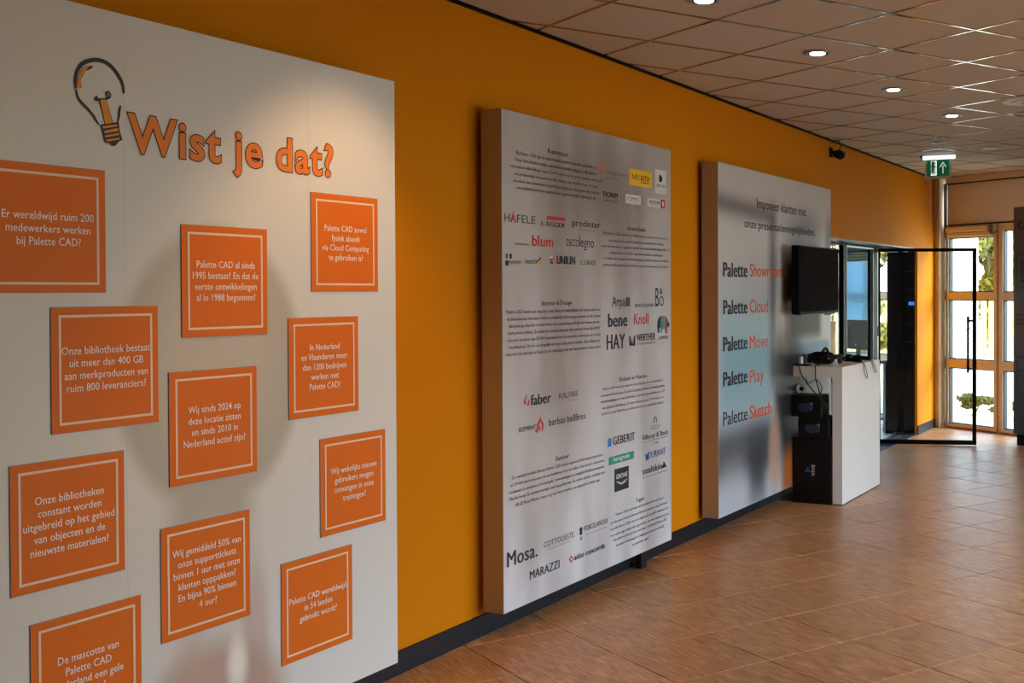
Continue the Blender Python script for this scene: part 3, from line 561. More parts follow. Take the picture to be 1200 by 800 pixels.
def window(idx, s0, s1, zt, rows, zf, handle=False):
    """one glazed bay: outer frame, transoms, three panes, thin dark gaskets"""
    bm = NB(); m = .045
    w = bpy.data.objects
    fbox(bm, s0 - m, s0, -.02, .08, .02, zf, bev=.003); fbox(bm, s1, s1 + m, -.02, .08, .02, zf, bev=.003)
    fbox(bm, s0, s1, -.02, .08, rows[-1][1], zf, bev=.003); fbox(bm, s0, s1, -.02, .08, .018, rows[0][0], bev=.003)
    for a, b in zip(rows[:-1], rows[1:]): fbox(bm, s0, s1, -.02, .08, a[1], b[0], bev=.003)
    W = mk('window_%d' % idx, bm, 'beige', kind='structure')
    for z0, z1 in rows:
        bm = NB(); g = .012
        fbox(bm, s0, s0 + g, .0, .05, z0, z1); fbox(bm, s1 - g, s1, .0, .05, z0, z1); fbox(bm, s0 + g, s1 - g, .0, .05, z0, z0 + g); fbox(bm, s0 + g, s1 - g, .0, .05, z1 - g, z1)
        mk('gasket', bm, 'slate', W)
        bm = NB(); fbox(bm, s0 + g, s1 - g, .02, .03, z0 + g, z1 - g); mk('pane', bm, 'glass', W)
    return W
ROWS = [(.055, .717), (.818, 1.517), (1.605, 2.245)]
ROWB = [(.055, .717), (.818, 1.517), (1.605, 2.306)]
idx = 1
s = -6.773
bays = [(-6.765, -6.078, ROWS), (-5.945, -5.25, ROWB), (-5.115, -4.42, ROWB), (-4.285, -3.59, ROWB), (-3.455, -2.76, ROWB),
        (-8.06, -7.36, ROWB), (-8.66, -8.13, ROWB), (-9.42, -8.73, ROWB), (-10.3, -9.6, ROWB), (-11.2, -10.5, ROWB), (-12.1, -11.4, ROWB)]
for i, (a, b, r) in enumerate(bays): window(i + 1, a, b, 0, r, 2.40)
bm = NB()
for a, b in ((-7.315, -6.97), (-15, -12.145)): fbox(bm, a, b, 0, .2, 0, 2.4)
for (a, b) in ((-6.03, -5.99), (-5.205, -5.16), (-4.375, -4.33), (-3.545, -3.5), (-2.715, .6), (-9.555, -9.465), (-10.455, -10.345), (-11.355, -11.245)):  # long right-hand pier, out of view, added solid to block the sun
    fbox(bm, a, b, 0, .2, 0, 2.4)
mk('pier', bm, 'beige', facade)
# opaque cloth panel above the windows, blind cassette below it
rb = thing('roller_blind', 'beige cloth roller blind panel above the end windows, under the ceiling', 'blind', FT @ Vector((-6.3, 0, 2.39)), R(-30))
bm = NB(); fbox(bm, -6.785, 0.5, -.012, -.002, 2.40, 2.872); mk('cloth', bm, 'beige_panel', rb)
bm = NB(); fbox(bm, -6.785, 0.5, -.022, -.002, 2.385, 2.400); mk('bottom_bar', bm, 'black', rb)
bm = NB(); fbox(bm, -6.785, 0.5, -.03, -.002, 2.872, 2.885); mk('top_rail', bm, 'black', rb)
ca = thing('blind_cassette', 'beige blind cassette box over the left end window', 'blind', FT @ Vector((-6.4, 0, 2.26)), R(-30))
bm = NB(); fbox(bm, -6.77, -6.115, -.075, -.022, 2.305, 2.372, bev=.012); mk('casing', bm, 'beige', ca)
bm = NB(); fbox(bm, -6.77, -6.10, -.05, -.022, 2.255, 2.300, bev=.006); mk('lower_rail', bm, 'beige', ca)
bm = NB(); fbox(bm, -6.108, -6.09, -.08, -.022, 2.29, 2.38, bev=.003); mk('end_cap', bm, 'steel', ca)
bm = NB(); tube(bm, [FT @ Vector(p) for p in ((-6.1, -.05, 2.29), (-6.08, -.06, 2.27), (-6.04, -.06, 2.275), (-6.0, -.05, 2.30))], .005); mk('lever', bm, 'black', ca)

# orange projecting wall at the right with the dark display panel in front of it
bm = NB(); s0 = FT.inverted() @ Vector((1.215, 12.43, 0))
PS = s0.x
fbox(bm, PS, PS + 2.6, -.52, -.2, 0, CEIL + .01)  # unseen right part lengthened to keep direct sun out of the room
mk('wall_partition', bm, 'orange_wall', kind='structure')
p4 = thing('display_panel', 'dark grey floor-standing display panel with floor plans at the right edge', 'display panel', (1.14, 12.557, 0), R(-30))
PA = FT.inverted() @ Vector((1.14, 12.557, 0))
bm = NB(); fbox(bm, PA.x, PA.x + 1.5, PA.y, PA.y + .085, .116, 2.50, bev=.002)
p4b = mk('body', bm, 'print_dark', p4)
bm = NB(); fbox(bm, PA.x + .04, PA.x + 1.45, PA.y + .01, PA.y + .08, 0, .116); mk('plinth', bm, 'black', p4)
U4 = Vector((.866, -.5, 0)); O4 = Vector((1.14, 12.557, 0)) - FN * .0015
bm = NB(); put_text(bm, 'Co', O4, U4, Z1, .05, .20, 2.27, .075, 2); mk('lettering', bm, 'ink_k', p4b)
bm = NB()
for k, l in enumerate(('Met Palette CAD', 'tekent u snel een', 'compleet ontwerp')): put_text(bm, l, O4, U4, Z1, .03, .30, 1.36 - k * .045, .028, 1)
mk('lettering', bm, 'ink_k', p4b)
def outline(bm, O, U, V, x0, x1, z0, z1, w, mi=0):
    for q in (((x0, z0), (x1, z0), (x1, z0 + w), (x0, z0 + w)), ((x0, z1 - w), (x1, z1 - w), (x1, z1), (x0, z1)), ((x0, z0 + w), (x0 + w, z0 + w), (x0 + w, z1 - w), (x0, z1 - w)), ((x1 - w, z0 + w), (x1, z0 + w), (x1, z1 - w), (x1 - w, z1 - w))):
        put_poly(bm, q, O, U, V, mi)
bm = NB()
outline(bm, O4, U4, Z1, .04, .42, 1.66, 2.0, .008); outline(bm, O4, U4, Z1, .10, .36, 1.72, 1.94, .014); outline(bm, O4, U4, Z1, .10, .22, 1.72, 1.83, .01); outline(bm, O4, U4, Z1, .22, .36, 1.83, 1.94, .01)
mk('floor_plan', bm, 'ink_d', p4b); bm = NB(); outline(bm, O4, U4, Z1, .04, .4, .25, .95, .03); outline(bm, O4, U4, Z1, .04, .2, .52, .80, .025); outline(bm, O4, U4, Z1, .2, .4, .4, .66, .02)
mk('floor_plan', bm, 'ink_d', p4b)

# ---------------------------------------------------------------- printed display panels
FX = 0.145
def panel(y0, y1, z0, z1, label, face, xf):
    t = thing('display_panel', label, 'display panel', (xf, y0, 0))
    bm = NB(); box(bm, 0.03, xf, y0, y1, z0, z1, bev=.0015)
    bmesh.ops.recalc_face_normals(bm, faces=bm.faces)
    for f in bm.faces: f.material_index = 1 if f.normal.x > .9 else 0
    b = mk('body', bm, ['side_metal', face], t)
    bm = NB(); box(bm, 0.014, .03, y0 + .05, y1 - .05, z0 + .04, z1 - .04); mk('back_frame', bm, 'black', t)
    return t, b
pw, pwb = panel(1.40, 3.838, 0.119, 2.480, 'white display panel headed Wist je dat? with orange question cards', 'print_wist', FX)
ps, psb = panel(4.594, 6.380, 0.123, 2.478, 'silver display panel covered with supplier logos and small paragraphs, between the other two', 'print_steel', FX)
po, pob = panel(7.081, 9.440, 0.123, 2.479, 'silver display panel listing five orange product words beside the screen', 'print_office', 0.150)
for pp, y in ((ps, 6.10), (po, 9.0)):
    bm = NB(); box(bm, .045, .085, y, y + .07, 0, .125, bev=.002); mk('leg', bm, 'navy_base', pp)

# cards on the first panel
CARDS = [
 (2.317, 1.812, ['Er wereldwijd ruim 200', 'medewerkers werken', 'bij Palette CAD?']),
 (2.961, 1.666, ['Palette CAD al sinds', '1995 bestaat? En dat de', 'eerste ontwikkelingen', 'al in 1988 begonnen?']),
 (3.543, 1.814, ['Palette CAD zowel', 'fysiek alsook', 'via Cloud Computing', 'te gebruiken is?']),
 (2.502, 1.404, ['Onze bibliotheek bestaat', 'uit meer dan 400 GB', 'aan merkproducten van', 'ruim 800 leveranciers?']),
 (2.908, 1.190, ['Wij sinds 2024 op', 'deze locatie zitten', 'en sinds 2010 in', 'Nederland actief zijn?']),
 (3.426, 1.352, ['In Nederland', 'en Vlaanderen meer', 'dan 1200 bedrijven', 'werken met', 'Palette CAD?']),
 (2.374, 0.964, ['Onze bibliotheken', 'constant worden', 'uitgebreid op het gebied', 'van objecten en de', 'nieuwste materialen?']),
 (2.872, 0.697, ['Wij gemiddeld 50% van', 'onze supporttickets', 'binnen 1 uur met onze', 'klanten opppakken?', 'En bijna 90% binnen', '4 uur?']),
 (3.581, 0.898, ['Wij wekelijks nieuwe', 'gebruikers mogen', 'ontvangen in onze', 'trainingen?']),
 (3.383, 0.475, ['Palette CAD wereldwijd', 'in 54 landen', 'gebruikt wordt?']),
 (2.430, 0.507, ['De mascotte van', 'Palette CAD', 'Nederland een gele', 'olifant is?'])]
ref = text_geo('1995 bestaat? En dat de', 1)
KX = 0.281 / (ref[3] - ref[2])
for cy, cz, lines in CARDS:
    h = .1835
    bm = NB(); box(bm, FX, FX + .004, cy - h, cy + h, cz - h, cz + h, bev=.0008)
    for f in bm.faces: f.material_index = 0 if abs(f.normal.x) > .9 else 1
    bmesh.ops.recalc_face_normals(bm, faces=bm.faces)
    for f in bm.faces: f.material_index = 0 if f.normal.x > .9 else 1
    card = mk('card', bm, ['card_orange', 'card_edge'], pwb)
    O = Vector((FX + .0052, 0, 0))
    bm = NB(); outline(bm, O, Y1, Z1, cy - .160, cy + .160, cz - .160, cz + .160, .0075)
    mk('printed_frame', bm, 'card_frame', card)
    bm = NB(); n = len(lines); sp = .0365
    for k, l in enumerate(lines):
        g = text_geo(l, 1); w = (g[3] - g[2]) * KX
        zb = cz + ((n - 1) / 2 - k) * sp - .0105
        put_text(bm, l, O, Y1, Z1, cy - w / 2, cy + w / 2, zb, .0225, 1)
        mk('text_line', bm, 'card_text', card); bm = NB()
    bm.free()
# headline
TO = Vector((FX, 0, 0))
for nm, off, mat, lift in (('headline_halo', .060, 'ink_tiw', .0012), ('headline_outline', .046, 'ink_tik', .0018), ('headline', .022, 'ink_tio', .0024)):
    bm = NB(); g = text_geo('Wist je dat?', off, 4); g0 = text_geo('Wist je dat?', .022, 4)
    k = (3.478 - 2.583) / (g0[3] - g0[2]); ex = (g0[2] - g[2]) * k
    put_text(bm, 'Wist je dat?', TO + X1 * lift, Y1, Z1, 2.583 - ex, 3.478 + (g[3] - g0[3]) * k, 2.064, .113, off, res=4)
    mk(nm, bm, mat, pwb)
# hand-drawn bulb
def stroke(bm, pts, w0, w1, O, lift, mi):
    """tapering flat brush stroke"""
    q = [Vector((a, b, 0)) for a, b in pts]; n = len(q); L = []; Rr = []
    dense = []
    for i in range(n - 1):
        a = q[max(i - 1, 0)]; b = q[i]; c = q[i + 1]; d = q[min(i + 2, n - 1)]
        for k in range(4):
            t = k / 4; dense.append(0.5 * ((2 * b) + (c - a) * t + (2 * a - 5 * b + 4 * c - d) * t * t + (-a + 3 * b - 3 * c + d) * t ** 3))
    dense.append(q[-1]); m = len(dense)
    for i, p in enumerate(dense):
        d = dense[min(i + 1, m - 1)] - dense[max(i - 1, 0)]; d.normalize(); s = Vector((-d.y, d.x, 0))
        t = i / (m - 1); w = (w0 + (w1 - w0) * t) * (.25 + .75 * math.sin(math.pi * min(max(t, .08), .92)) ** .5)
        L.append(p + s * w / 2); Rr.append(p - s * w / 2)
    for i in range(m - 1):
        f = bm.faces.new([bm.verts.new((O.x + lift, v.x, v.y)) for v in (L[i], L[i + 1], Rr[i + 1], Rr[i])]); f.material_index = mi
bm = NB(); BU = DATA['bulb']; O = TO
stroke(bm, BU['outline'], .013, .013, O, .0020, 0); stroke(bm, BU['left'], .010, .008, O, .0020, 0); stroke(bm, BU['right'], .009, .007, O, .0020, 0)
for key, mi, lift in (('hlk', 0, .0016), ('hl', 1, .0026), ('fil', 0, .0018), ('filg', 2, .0024), ('cap', 0, .0018), ('stem', 0, .0012)):
    pts = BU[key]
    if key == 'stem':
        put_poly(bm, pts, TO + X1 * .0026, Y1, Z1, 1)
        c = Vector((sum(p[0] for p in pts) / 4, sum(p[1] for p in pts) / 4)); pts = [tuple(c + (Vector(p) - c) * 1.12) for p in pts]
        pts = [(c.x + (p[0] - c.x) * 1.12, p[1]) for p in pts]
    put_poly(bm, pts, TO + X1 * lift, Y1, Z1, mi)
for pts in BU['capo']: put_poly(bm, pts, TO + X1 * .0026, Y1, Z1, 1)
mk('bulb_drawing', bm, ['ink_blk', 'ink_bo', 'ink_g'], pwb)

# second panel: headings, paragraphs, logos
O = Vector((FX + .0012, 0, 0))
def para(lines, parent, name='text_line', O=O):
    for (s, a, b, z, cap, col, w) in lines:
        bm = NB(); put_text(bm, s, O, Y1, Z1, a, b, z, cap, w, 0, res=1 if cap < .03 else 3)
        mk(name, bm, 'ink_' + col, parent)
for h in DATA['P']['head']: para([h], psb, 'heading')
for k in ('p1', 'p2', 'p3', 'p4', 'p5', 'p6'): para(DATA['P'][k], psb)
for nm, texts, polys in DATA['L']:
    inks = []; bm = NB()
    for i, (col, pts) in enumerate(polys):
        if col not in inks: inks.append(col)
        put_poly(bm, pts, Vector((FX + .0008 + .0003 * i, 0, 0)), Y1, Z1, inks.index(col))
    for (s, a, b, z, cap, col, w) in texts:
        if col not in inks: inks.append(col)
        put_text(bm, s, Vector((FX + .0012 + .0003 * len(polys), 0, 0)), Y1, Z1, a, b, z, cap, w, inks.index(col), res=3)
    mk('logo', bm, ['ink_' + c for c in inks], psb)
# third panel
O3 = Vector((.1512, 0, 0))
for i, q in enumerate(DATA['Q']): para(q, pob, 'heading' if i == 0 else 'lettering', O3)

# ---------------------------------------------------------------- wall screen
tv = thing('wall_screen', 'switched-off black flat screen mounted on the silver panel above the white desk', 'screen', (.30, 8.71, 1.45))
bm = NB(); box(bm, .235, .30, 8.245, 9.185, 1.452, 1.968, bev=.004); tvb = mk('casing', bm, 'black', tv)
bm = NB(); box(bm, .30, .302, 8.257, 9.173, 1.470, 1.956); mk('display', bm, 'screen_black', tv)
bm = NB(); box(bm, .205, .236, 8.40, 9.03, 1.50, 1.86, bev=.01); mk('rear_housing', bm, 'matt_black', tv)
bm = NB(); box(bm, .152, .206, 8.60, 8.83, 1.58, 1.80, bev=.004); box(bm, .152, .158, 8.5, 8.93, 1.55, 1.83); mk('bracket', bm, 'steel', tv)
bm = NB(); box(bm, .24, .295, 8.30, 9.13, 1.444, 1.453); mk('lower_trim', bm, 'slate', tv)
bm = NB(); box(bm, .25, .28, 8.97, 9.06, 1.434, 1.445); mk('sensor', bm, 'black', tv)

# ---------------------------------------------------------------- white desk
dk = thing('side_table', 'white high desk with open left side standing against the silver panel', 'desk', (.35, 9.0, 0))
bm = NB(); box(bm, .155, .551, 8.5, 9.525, .968, 1.05, bev=.0015); mk('tabletop', bm, 'desk_white', dk)
bm = NB(); box(bm, .472, .551, 8.5, 9.525, .006, .968, bev=.0015); mk('side_panel', bm, 'desk_white', dk)
bm = NB(); box(bm, .476, .547, 8.505, 9.52, 0, .006); mk('foot_strip', bm, 'black', dk)

# storage boxes under the desk
def vbox(label, x0, x1, z0, z1, y0, dep, headset):
    t = thing('carton', label, 'box', ((x0 + x1) / 2, y0 + dep / 2, z0), group=None)
    bm = NB(); box(bm, x0, x1, y0, y0 + dep, z0, z1 - .012, bev=.002); b = mk('carton_body', bm, 'box_black', t)
    bm = NB(); box(bm, x0 + .001, x1 - .001, y0 + .001, y0 + dep - .001, z1 - .012, z1, bev=.001); mk('lid', bm, 'box_black', t)
    return t, b
O5 = lambda y: Vector((0, y - .0012, 0))
b1, b1b = vbox('tall black carton with an upright VIVE logo, on the floor under the white desk', .156, .466, 0, .505, 8.49, .40, 0)
# lettering runs upwards: U = +z, V = -x
bm = NB(); put_text(bm, 'VIVE', O5(8.49), Z1, -X1, .212, .300, -.334, .026, 1); mk('lettering', bm, 'ink_W', b1b)
bm = NB()
def tri(r): return [(.277 + r * math.cos(R(a)) * 1.0, .255 + r * math.sin(R(a))) for a in (90, 210, 330)]
a, b = tri(.024), tri(.012)
for i in range(3):
    put_poly(bm, [a[i], a[(i + 1) % 3], b[(i + 1) % 3], b[i]], O5(8.49), X1, Z1)
mk('emblem', bm, 'ink_b', b1b)
M['pic_blue'] = plain('printed headset picture', lin(36, 48, 72), 0.35); M['pic_rim'] = plain('printed headset highlight', lin(110, 120, 140), 0.35)
for lab, x0, x1, z0, z1, y0 in (('small black carton with a headset picture lying directly on the tall carton', .205, .452, .505, .665, 8.47), ('topmost small black carton with a headset picture, under the desk top', .153, .392, .665, .828, 8.465)):
    t, bb = vbox(lab, x0, x1, z0, z1, y0, .20, 1)
    cx, cz = (x0 + x1) / 2 + .0, (z0 + z1) / 2 - .005
    O = Vector((0, y0 - .0012, 0)); bm = NB()
    el = [(cx + .062 * math.cos(t_) - .01, cz + .034 * math.sin(t_) + .006 * math.cos(2 * t_)) for t_ in [2 * math.pi * k / 20 for k in range(20)]]
    put_poly(bm, el, O, X1, Z1, 0)
    put_poly(bm, [(cx + .046 + .009 * math.cos(a), cz + .026 + .011 * math.sin(a)) for a in [2 * math.pi * k / 10 for k in range(10)]], O + Vector((0, -.0006, 0)), X1, Z1, 1)
    for k in range(8):
        a0, a1 = -.9 + k * .25, -.9 + (k + 1) * .25
        put_poly(bm, [(cx + r * math.cos(a), cz + r * .75 * math.sin(a)) for r, a in ((.052, a0), (.052, a1), (.047, a1), (.047, a0))], O + Vector((0, -.0006, 0)), X1, Z1, 1)
    mk('headset_picture', bm, ['pic_blue', 'pic_rim'], bb)

# VR headset on the desk
hs = thing('vr_headset', 'black virtual reality headset lying on the white desk', 'headset', (.29, 8.78, 1.05))
def ellipsoid(bm, c, r, T=None, u=16, v=10, mi=0, fn=None):
    ret = bmesh.ops.create_uvsphere(bm, u_segments=u, v_segments=v, radius=1.0)
    for w in ret['verts']:
        p = w.co.copy()
        if fn: p = fn(p)
        w.co = Vector(c) + Vector((p.x * r[0], p.y * r[1], p.z * r[2]))
        if T: w.co = T @ w.co
def sq(p): return Vector((math.copysign(abs(p.x) ** .6, p.x), math.copysign(abs(p.y) ** .7, p.y), math.copysign(abs(p.z) ** .65, p.z)))
bm = NB(); ellipsoid(bm, (.31, 8.74, 1.103), (.098, .052, .050), fn=sq); hb = mk('visor', bm, 'matt_black', hs, smooth=True)
bm = NB(); ellipsoid(bm, (.31, 8.705, 1.10), (.080, .035, .036), fn=sq); mk('front_cover', bm, 'gloss_black', hb, smooth=True)
for dx in (-.055, 0, .055):
    bm = NB(); cyl(bm, (.31 + dx, 8.672, 1.105 + (.012 if dx == 0 else -.006)), (.31 + dx, 8.68, 1.105 + (.012 if dx == 0 else -.006)), .008, seg=12); mk('sensor', bm, 'black', hb)
bm = NB(); tube(bm, [(.215, 8.76, 1.11), (.175, 8.83, 1.115), (.19, 8.92, 1.11), (.29, 8.965, 1.10), (.40, 8.92, 1.108), (.425, 8.83, 1.112), (.405, 8.76, 1.11)], .017, 8); mk('head_strap', bm, 'rubber', hs, smooth=True)
bm = NB(); tube(bm, [(.31, 8.75, 1.150), (.31, 8.81, 1.172), (.30, 8.89, 1.160), (.29, 8.955, 1.115)], .012, 8); mk('top_strap', bm, 'rubber', hs, smooth=True)
bm = NB(); cyl(bm, (.29, 8.95, 1.085), (.29, 8.985, 1.085), .03, .026, 18); mk('dial', bm, 'matt_black', hs)
for dx in (.175, .425):
    bm = NB(); ellipsoid(bm, (dx, 8.83, 1.082), (.018, .03, .030)); mk('ear_pad', bm, 'rubber', hs, smooth=True)

# controllers with wrist straps
def controller(label, x, y, rz, strap):
    t = thing('vr_controller', label, 'controller', (x, y, 1.05), rz, 'virtual reality controllers on the desk')
    T = Matrix.Translation((x, y, 1.05)) @ Matrix.Rotation(rz, 4, 'Z')
    bm = NB(); tube(bm, [T @ Vector(p) for p in ((-.085, 0, .020), (-.03, 0, .022), (.03, 0, .026), (.055, 0, .030))], .0175, 10); h = mk('handle', bm, 'matt_black', t, smooth=True)
    bm = NB(); n = 14
    tube(bm, [T @ Vector((.085 + .040 * math.cos(2 * math.pi * k / n), .040 * math.sin(2 * math.pi * k / n), .030 + .014 * math.cos(2 * math.pi * k / n))) for k in range(n)], .0095, 8, closed=True); mk('tracking_ring', bm, 'matt_black', t, smooth=True)
    bm = NB(); cyl(bm, T @ Vector((.01, 0, .040)), T @ Vector((.01, 0, .047)), .013, seg=14); mk('trackpad', bm, 'gloss_black', t)
    bm = NB(); tube(bm, strap, .0028, 6); mk('wrist_strap', bm, M['strap'], t, smooth=True)
M['strap'] = plain('blue grey wrist strap', lin(70, 92, 112), 0.7)
controller('black controller whose strap hangs over the desk edge, next to the headset', .46, 9.05, R(160),
           [(.535, 9.02, 1.068), (.556, 9.03, 1.045), (.557, 9.06, .985), (.557, 9.11, .93), (.557, 9.145, .925), (.557, 9.13, .965), (.556, 9.06, 1.045), (.535, 9.04, 1.062)])
controller('black controller lying toward the far end of the desk', .44, 9.34, R(170),
           [(.525, 9.30, 1.07), (.556, 9.27, 1.045), (.557, 9.31, 1.00), (.557, 9.37, .955), (.557, 9.40, .955), (.557, 9.385, .985), (.556, 9.31, 1.045), (.525, 9.33, 1.062)])
ad = thing('power_adapter', 'small white plug adapter standing on the desk beside the headset', 'adapter', (.185, 8.60, 1.05))
bm = NB(); box(bm, .172, .198, 8.588, 8.612, 1.05, 1.118, bev=.006); mk('housing', bm, 'white_plastic', ad)
bm = NB(); tube(bm, [(.185, 8.60, 1.115), (.195, 8.61, 1.128), (.225, 8.64, 1.10), (.25, 8.68, 1.085)], .003); mk('cord', bm, 'black', ad)
bm = NB(); box(bm, .158, .27, 8.515, 8.60, 1.05, 1.062, bev=.003); ph = tag(mk('link_box', bm, 'black', origin=(.21, 8.55, 1.05)), 'flat black link box at the front corner of the desk', 'device')
def cable(label, pts, r=.0045):
    bm = NB(); tube(bm, pts, r); return tag(mk('cable', bm, 'rubber', origin=pts[0], smooth=True), label, 'cable')
cable('black cable slanting down from the desk top across to the side panel', [(.20, 8.515, 1.066), (.205, 8.492, 1.06), (.225, 8.488, .99), (.27, 8.475, .93), (.33, 8.455, .87), (.40, 8.446, .80), (.462, 8.455, .745)])
cable('black headset cable hanging straight down over the desk front', [(.33, 8.685, 1.09), (.335, 8.60, 1.06), (.338, 8.50, 1.058), (.340, 8.488, 1.02), (.345, 8.485, .95), (.375, 8.47, .87), (.398, 8.455, .78), (.402, 8.455, .68)])
cable('thin black cable looping behind the cartons under the desk', [(.17, 8.75, .96), (.20, 8.72, .90), (.26, 8.74, .93), (.30, 8.76, .86), (.25, 8.8, .75), (.175, 8.9, .60), (.17, 8.93, .40)], .003)
cable('thin black cable dangling behind the small cartons by the side panel', [(.36, 8.8, .966), (.38, 8.78, .90), (.43, 8.76, .85), (.44, 8.77, .74), (.46, 8.80, .70)], .003)
so = thing('wall_socket', 'round white socket with a plug on the panel face under the desk', 'socket', (.152, 8.62, .86))
bm = NB(); cyl(bm, (.1505, 8.62, .865), (.168, 8.62, .865), .034, .030, 20); mk('cover', bm, 'white_plastic', so)
bm = NB(); cyl(bm, (.168, 8.62, .865), (.195, 8.62, .865), .017, .014, 14); mk('plug', bm, 'black', so)

# ---------------------------------------------------------------- glass partition in the opening, door leaf
PX = -0.19
bm = NB()
box(bm, PX - .03, PX + .03, OY0, OY1, 2.065, 2.10, bev=.002); box(bm, PX - .03, PX + .03, OY0, 12.0, 0, .03, bev=.002)
for a, b in ((OY0, 9.66), (10.772, 10.862), (11.775, 11.945), (11.965, 11.99), (12.96, 13.0)): box(bm, PX - .03, PX + .03, a, b, .03, 2.065, bev=.002)
part = mk('window_12', bm, 'black', kind='structure')
for a, b in ((9.66, 10.772), (10.862, 11.775)):
    bm = NB(); box(bm, PX - .006, PX + .006, a, b, .03, 2.065); mk('pane', bm, 'glass_tint' if a > 10 else 'glass', part)
bm = NB(); box(bm, PX - .02, PX + .032, 11.945, 11.965, .03, 1.15); box(bm, PX - .02, PX + .028, 11.945, 11.965, 1.25, 2.065); mk('cover_strip', bm, 'steel', part)
bm = NB(); box(bm, PX + .0, PX + .034, 10.862, 10.868, .03, 2.065); box(bm, PX, PX + .034, 11.769, 11.775, .03, 2.065); box(bm, PX, PX + .034, 10.874, 11.763, 2.053, 2.065); mk('edge_profile', bm, 'steel', part)
bm = NB(); box(bm, PX - .05, PX + .05, 11.98, 13.0, 0, .006, bev=.001); box(bm, PX + .06, 0, OY0, 13.0, -.0005, .004); mk('trim_2', bm, 'slate', kind='structure')
bm = NB(); box(bm, -.25, 0, OY0, OY1, 2.085, 2.10); mk('trim_3', bm, 'slate', kind='structure')
H0 = Vector((PX, 12.03, 0)); H1 = Vector((.797, 12.327, 0)); DU = (H1 - H0).normalized(); DL = (H1 - H0).length
DT = Matrix(((DU.x, -DU.y, 0, H0.x), (DU.y, DU.x, 0, H0.y), (0, 0, 1, 0), (0, 0, 0, 1)))
bm = NB()
box(bm, 0, .035, -.018, .018, .008, 2.07, 0, DT, .002); box(bm, DL - .04, DL, -.018, .018, .008, 2.07, 0, DT, .002)
box(bm, .035, DL - .04, -.018, .018, 2.035, 2.07, 0, DT, .002); box(bm, .035, DL - .04, -.018, .018, .008, .055, 0, DT, .002)
door = mk('door_1', bm, 'black', kind='structure')
bm = NB(); box(bm, .035, DL - .04, -.004, .004, .055, 2.035, 0, DT); mk('pane', bm, 'glass', door)
bm = NB(); box(bm, DL - .105, DL - .080, -.085, -.06, .767, 1.358, 0, DT, .003); box(bm, DL - .1, DL - .03, -.075, -.018, .80, .82, 0, DT); box(bm, DL - .1, DL - .03, -.075, -.018, 1.30, 1.32, 0, DT)
mk('handle', bm, 'black', door)
bm = NB()
for z in (.25, 1.05, 1.85): cyl(bm, DT @ Vector((-.012, 0, z)), DT @ Vector((-.012, 0, z + .1)), .014, seg=12)
mk('hinge', bm, 'black', door)

# dark cabinet closing the far end of the opening
cb = thing('tall_cabinet', 'tall dark glass-fronted cabinet standing beside the yellow wall end behind the glass door', 'cabinet', (-.19, 13.25, 0))
bm = NB(); box(bm, -.352, -.032, 13.005, 13.5, .02, 2.062, bev=.003); mk('body', bm, 'matt_black', cb)
bm = NB(); box(bm, -.350, -.035, 12.995, 13.005, .03, 2.055, bev=.001); cbd = mk('door', bm, 'gloss_black', cb)
bm = NB(); box(bm, -.10, -.035, 12.992, 12.995, 1.46, 1.50); mk('display', bm, 'blue_lcd', cbd)
bm = NB()
for z in (1.84, 1.64, 1.44, 1.24, 1.04): box(bm, -.17, -.04, 12.9925, 12.995, z, z + .006)
mk('shelf_edges', bm, 'slate', cbd)
bm = NB()
for x in (-.27, -.2, -.07): box(bm, x, x + .03, 12.99, 13.2, 0, .02)
mk('foot', bm, 'steel', cb)
bm = NB(); box(bm, -.372, -.353, 13.0, 13.3, 0, .15, bev=.003); mk('side_foot', bm, 'black', cb)

# office behind the glass
od = thing('office_desk', 'white office desk seen through the tinted glass behind the white high desk', 'desk', (-.75, 13.1, 0), R(-30))
q = FT.inverted() @ Vector((-.75, 13.1, 0))
bm = NB(); fbox(bm, q.x - .75, q.x + .26, q.y - .35, q.y + .30, .785, .82, bev=.003); mk('tabletop', bm, 'desk_white', od)
for ds, dd in ((-.70, -.3), (.20, -.3), (-.70, .24), (.20, .24)):
    bm = NB(); fbox(bm, q.x + ds, q.x + ds + .04, q.y + dd, q.y + dd + .04, 0, .785); mk('leg', bm, 'steel', od)
mn = thing('monitor', 'black computer monitor on the office desk behind the tinted glass', 'monitor', (-.75, 13.137, .82), R(-30))
q = FT.inverted() @ Vector((-.75, 13.137, 0))
bm = NB(); fbox(bm, q.x - .21, q.x + .21, q.y - .015, q.y + .02, .945, 1.285, bev=.004); mb = mk('casing', bm, 'matt_black', mn)
bm = NB(); fbox(bm, q.x - .20, q.x + .20, q.y - .018, q.y - .015, .96, 1.275); mk('display', bm, 'matt_black', mb)
bm = NB(); fbox(bm, q.x - .025, q.x + .025, q.y + .01, q.y + .03, .83, 1.05); mk('stand', bm, 'black', mn)
bm = NB(); fbox(bm, q.x - .11, q.x + .11, q.y - .07, q.y + .09, .82, .832, bev=.003); mk('foot', bm, 'black', mn)
bm = NB(); cyl(bm, FT @ Vector((q.x + .0, q.y - .020, 1.00)), FT @ Vector((q.x, q.y - .018, 1.00)), .010, seg=12); mk('emblem', bm, 'steel', mn)
cu = thing('pen_cup', 'blue cup with a pencil on the office desk beside the monitor', 'cup', (-.50, 12.92, .82))
bm = NB(); cyl(bm, (-.50, 12.92, .82), (-.50, 12.92, .92), .032, .036, 18); mk('cup_body', bm, plain('blue cup', lin(80, 130, 170), .4), cu)
bm = NB(); cyl(bm, (-.495, 12.92, .85), (-.575, 12.95, 1.05), .005, seg=8); mk('pencil', bm, plain('dark pencil', lin(70, 60, 55), .5), cu)
bm = NB(); box(bm, -1.80, -1.43, 14.15, 14.50, 0, 1.23, bev=.004)
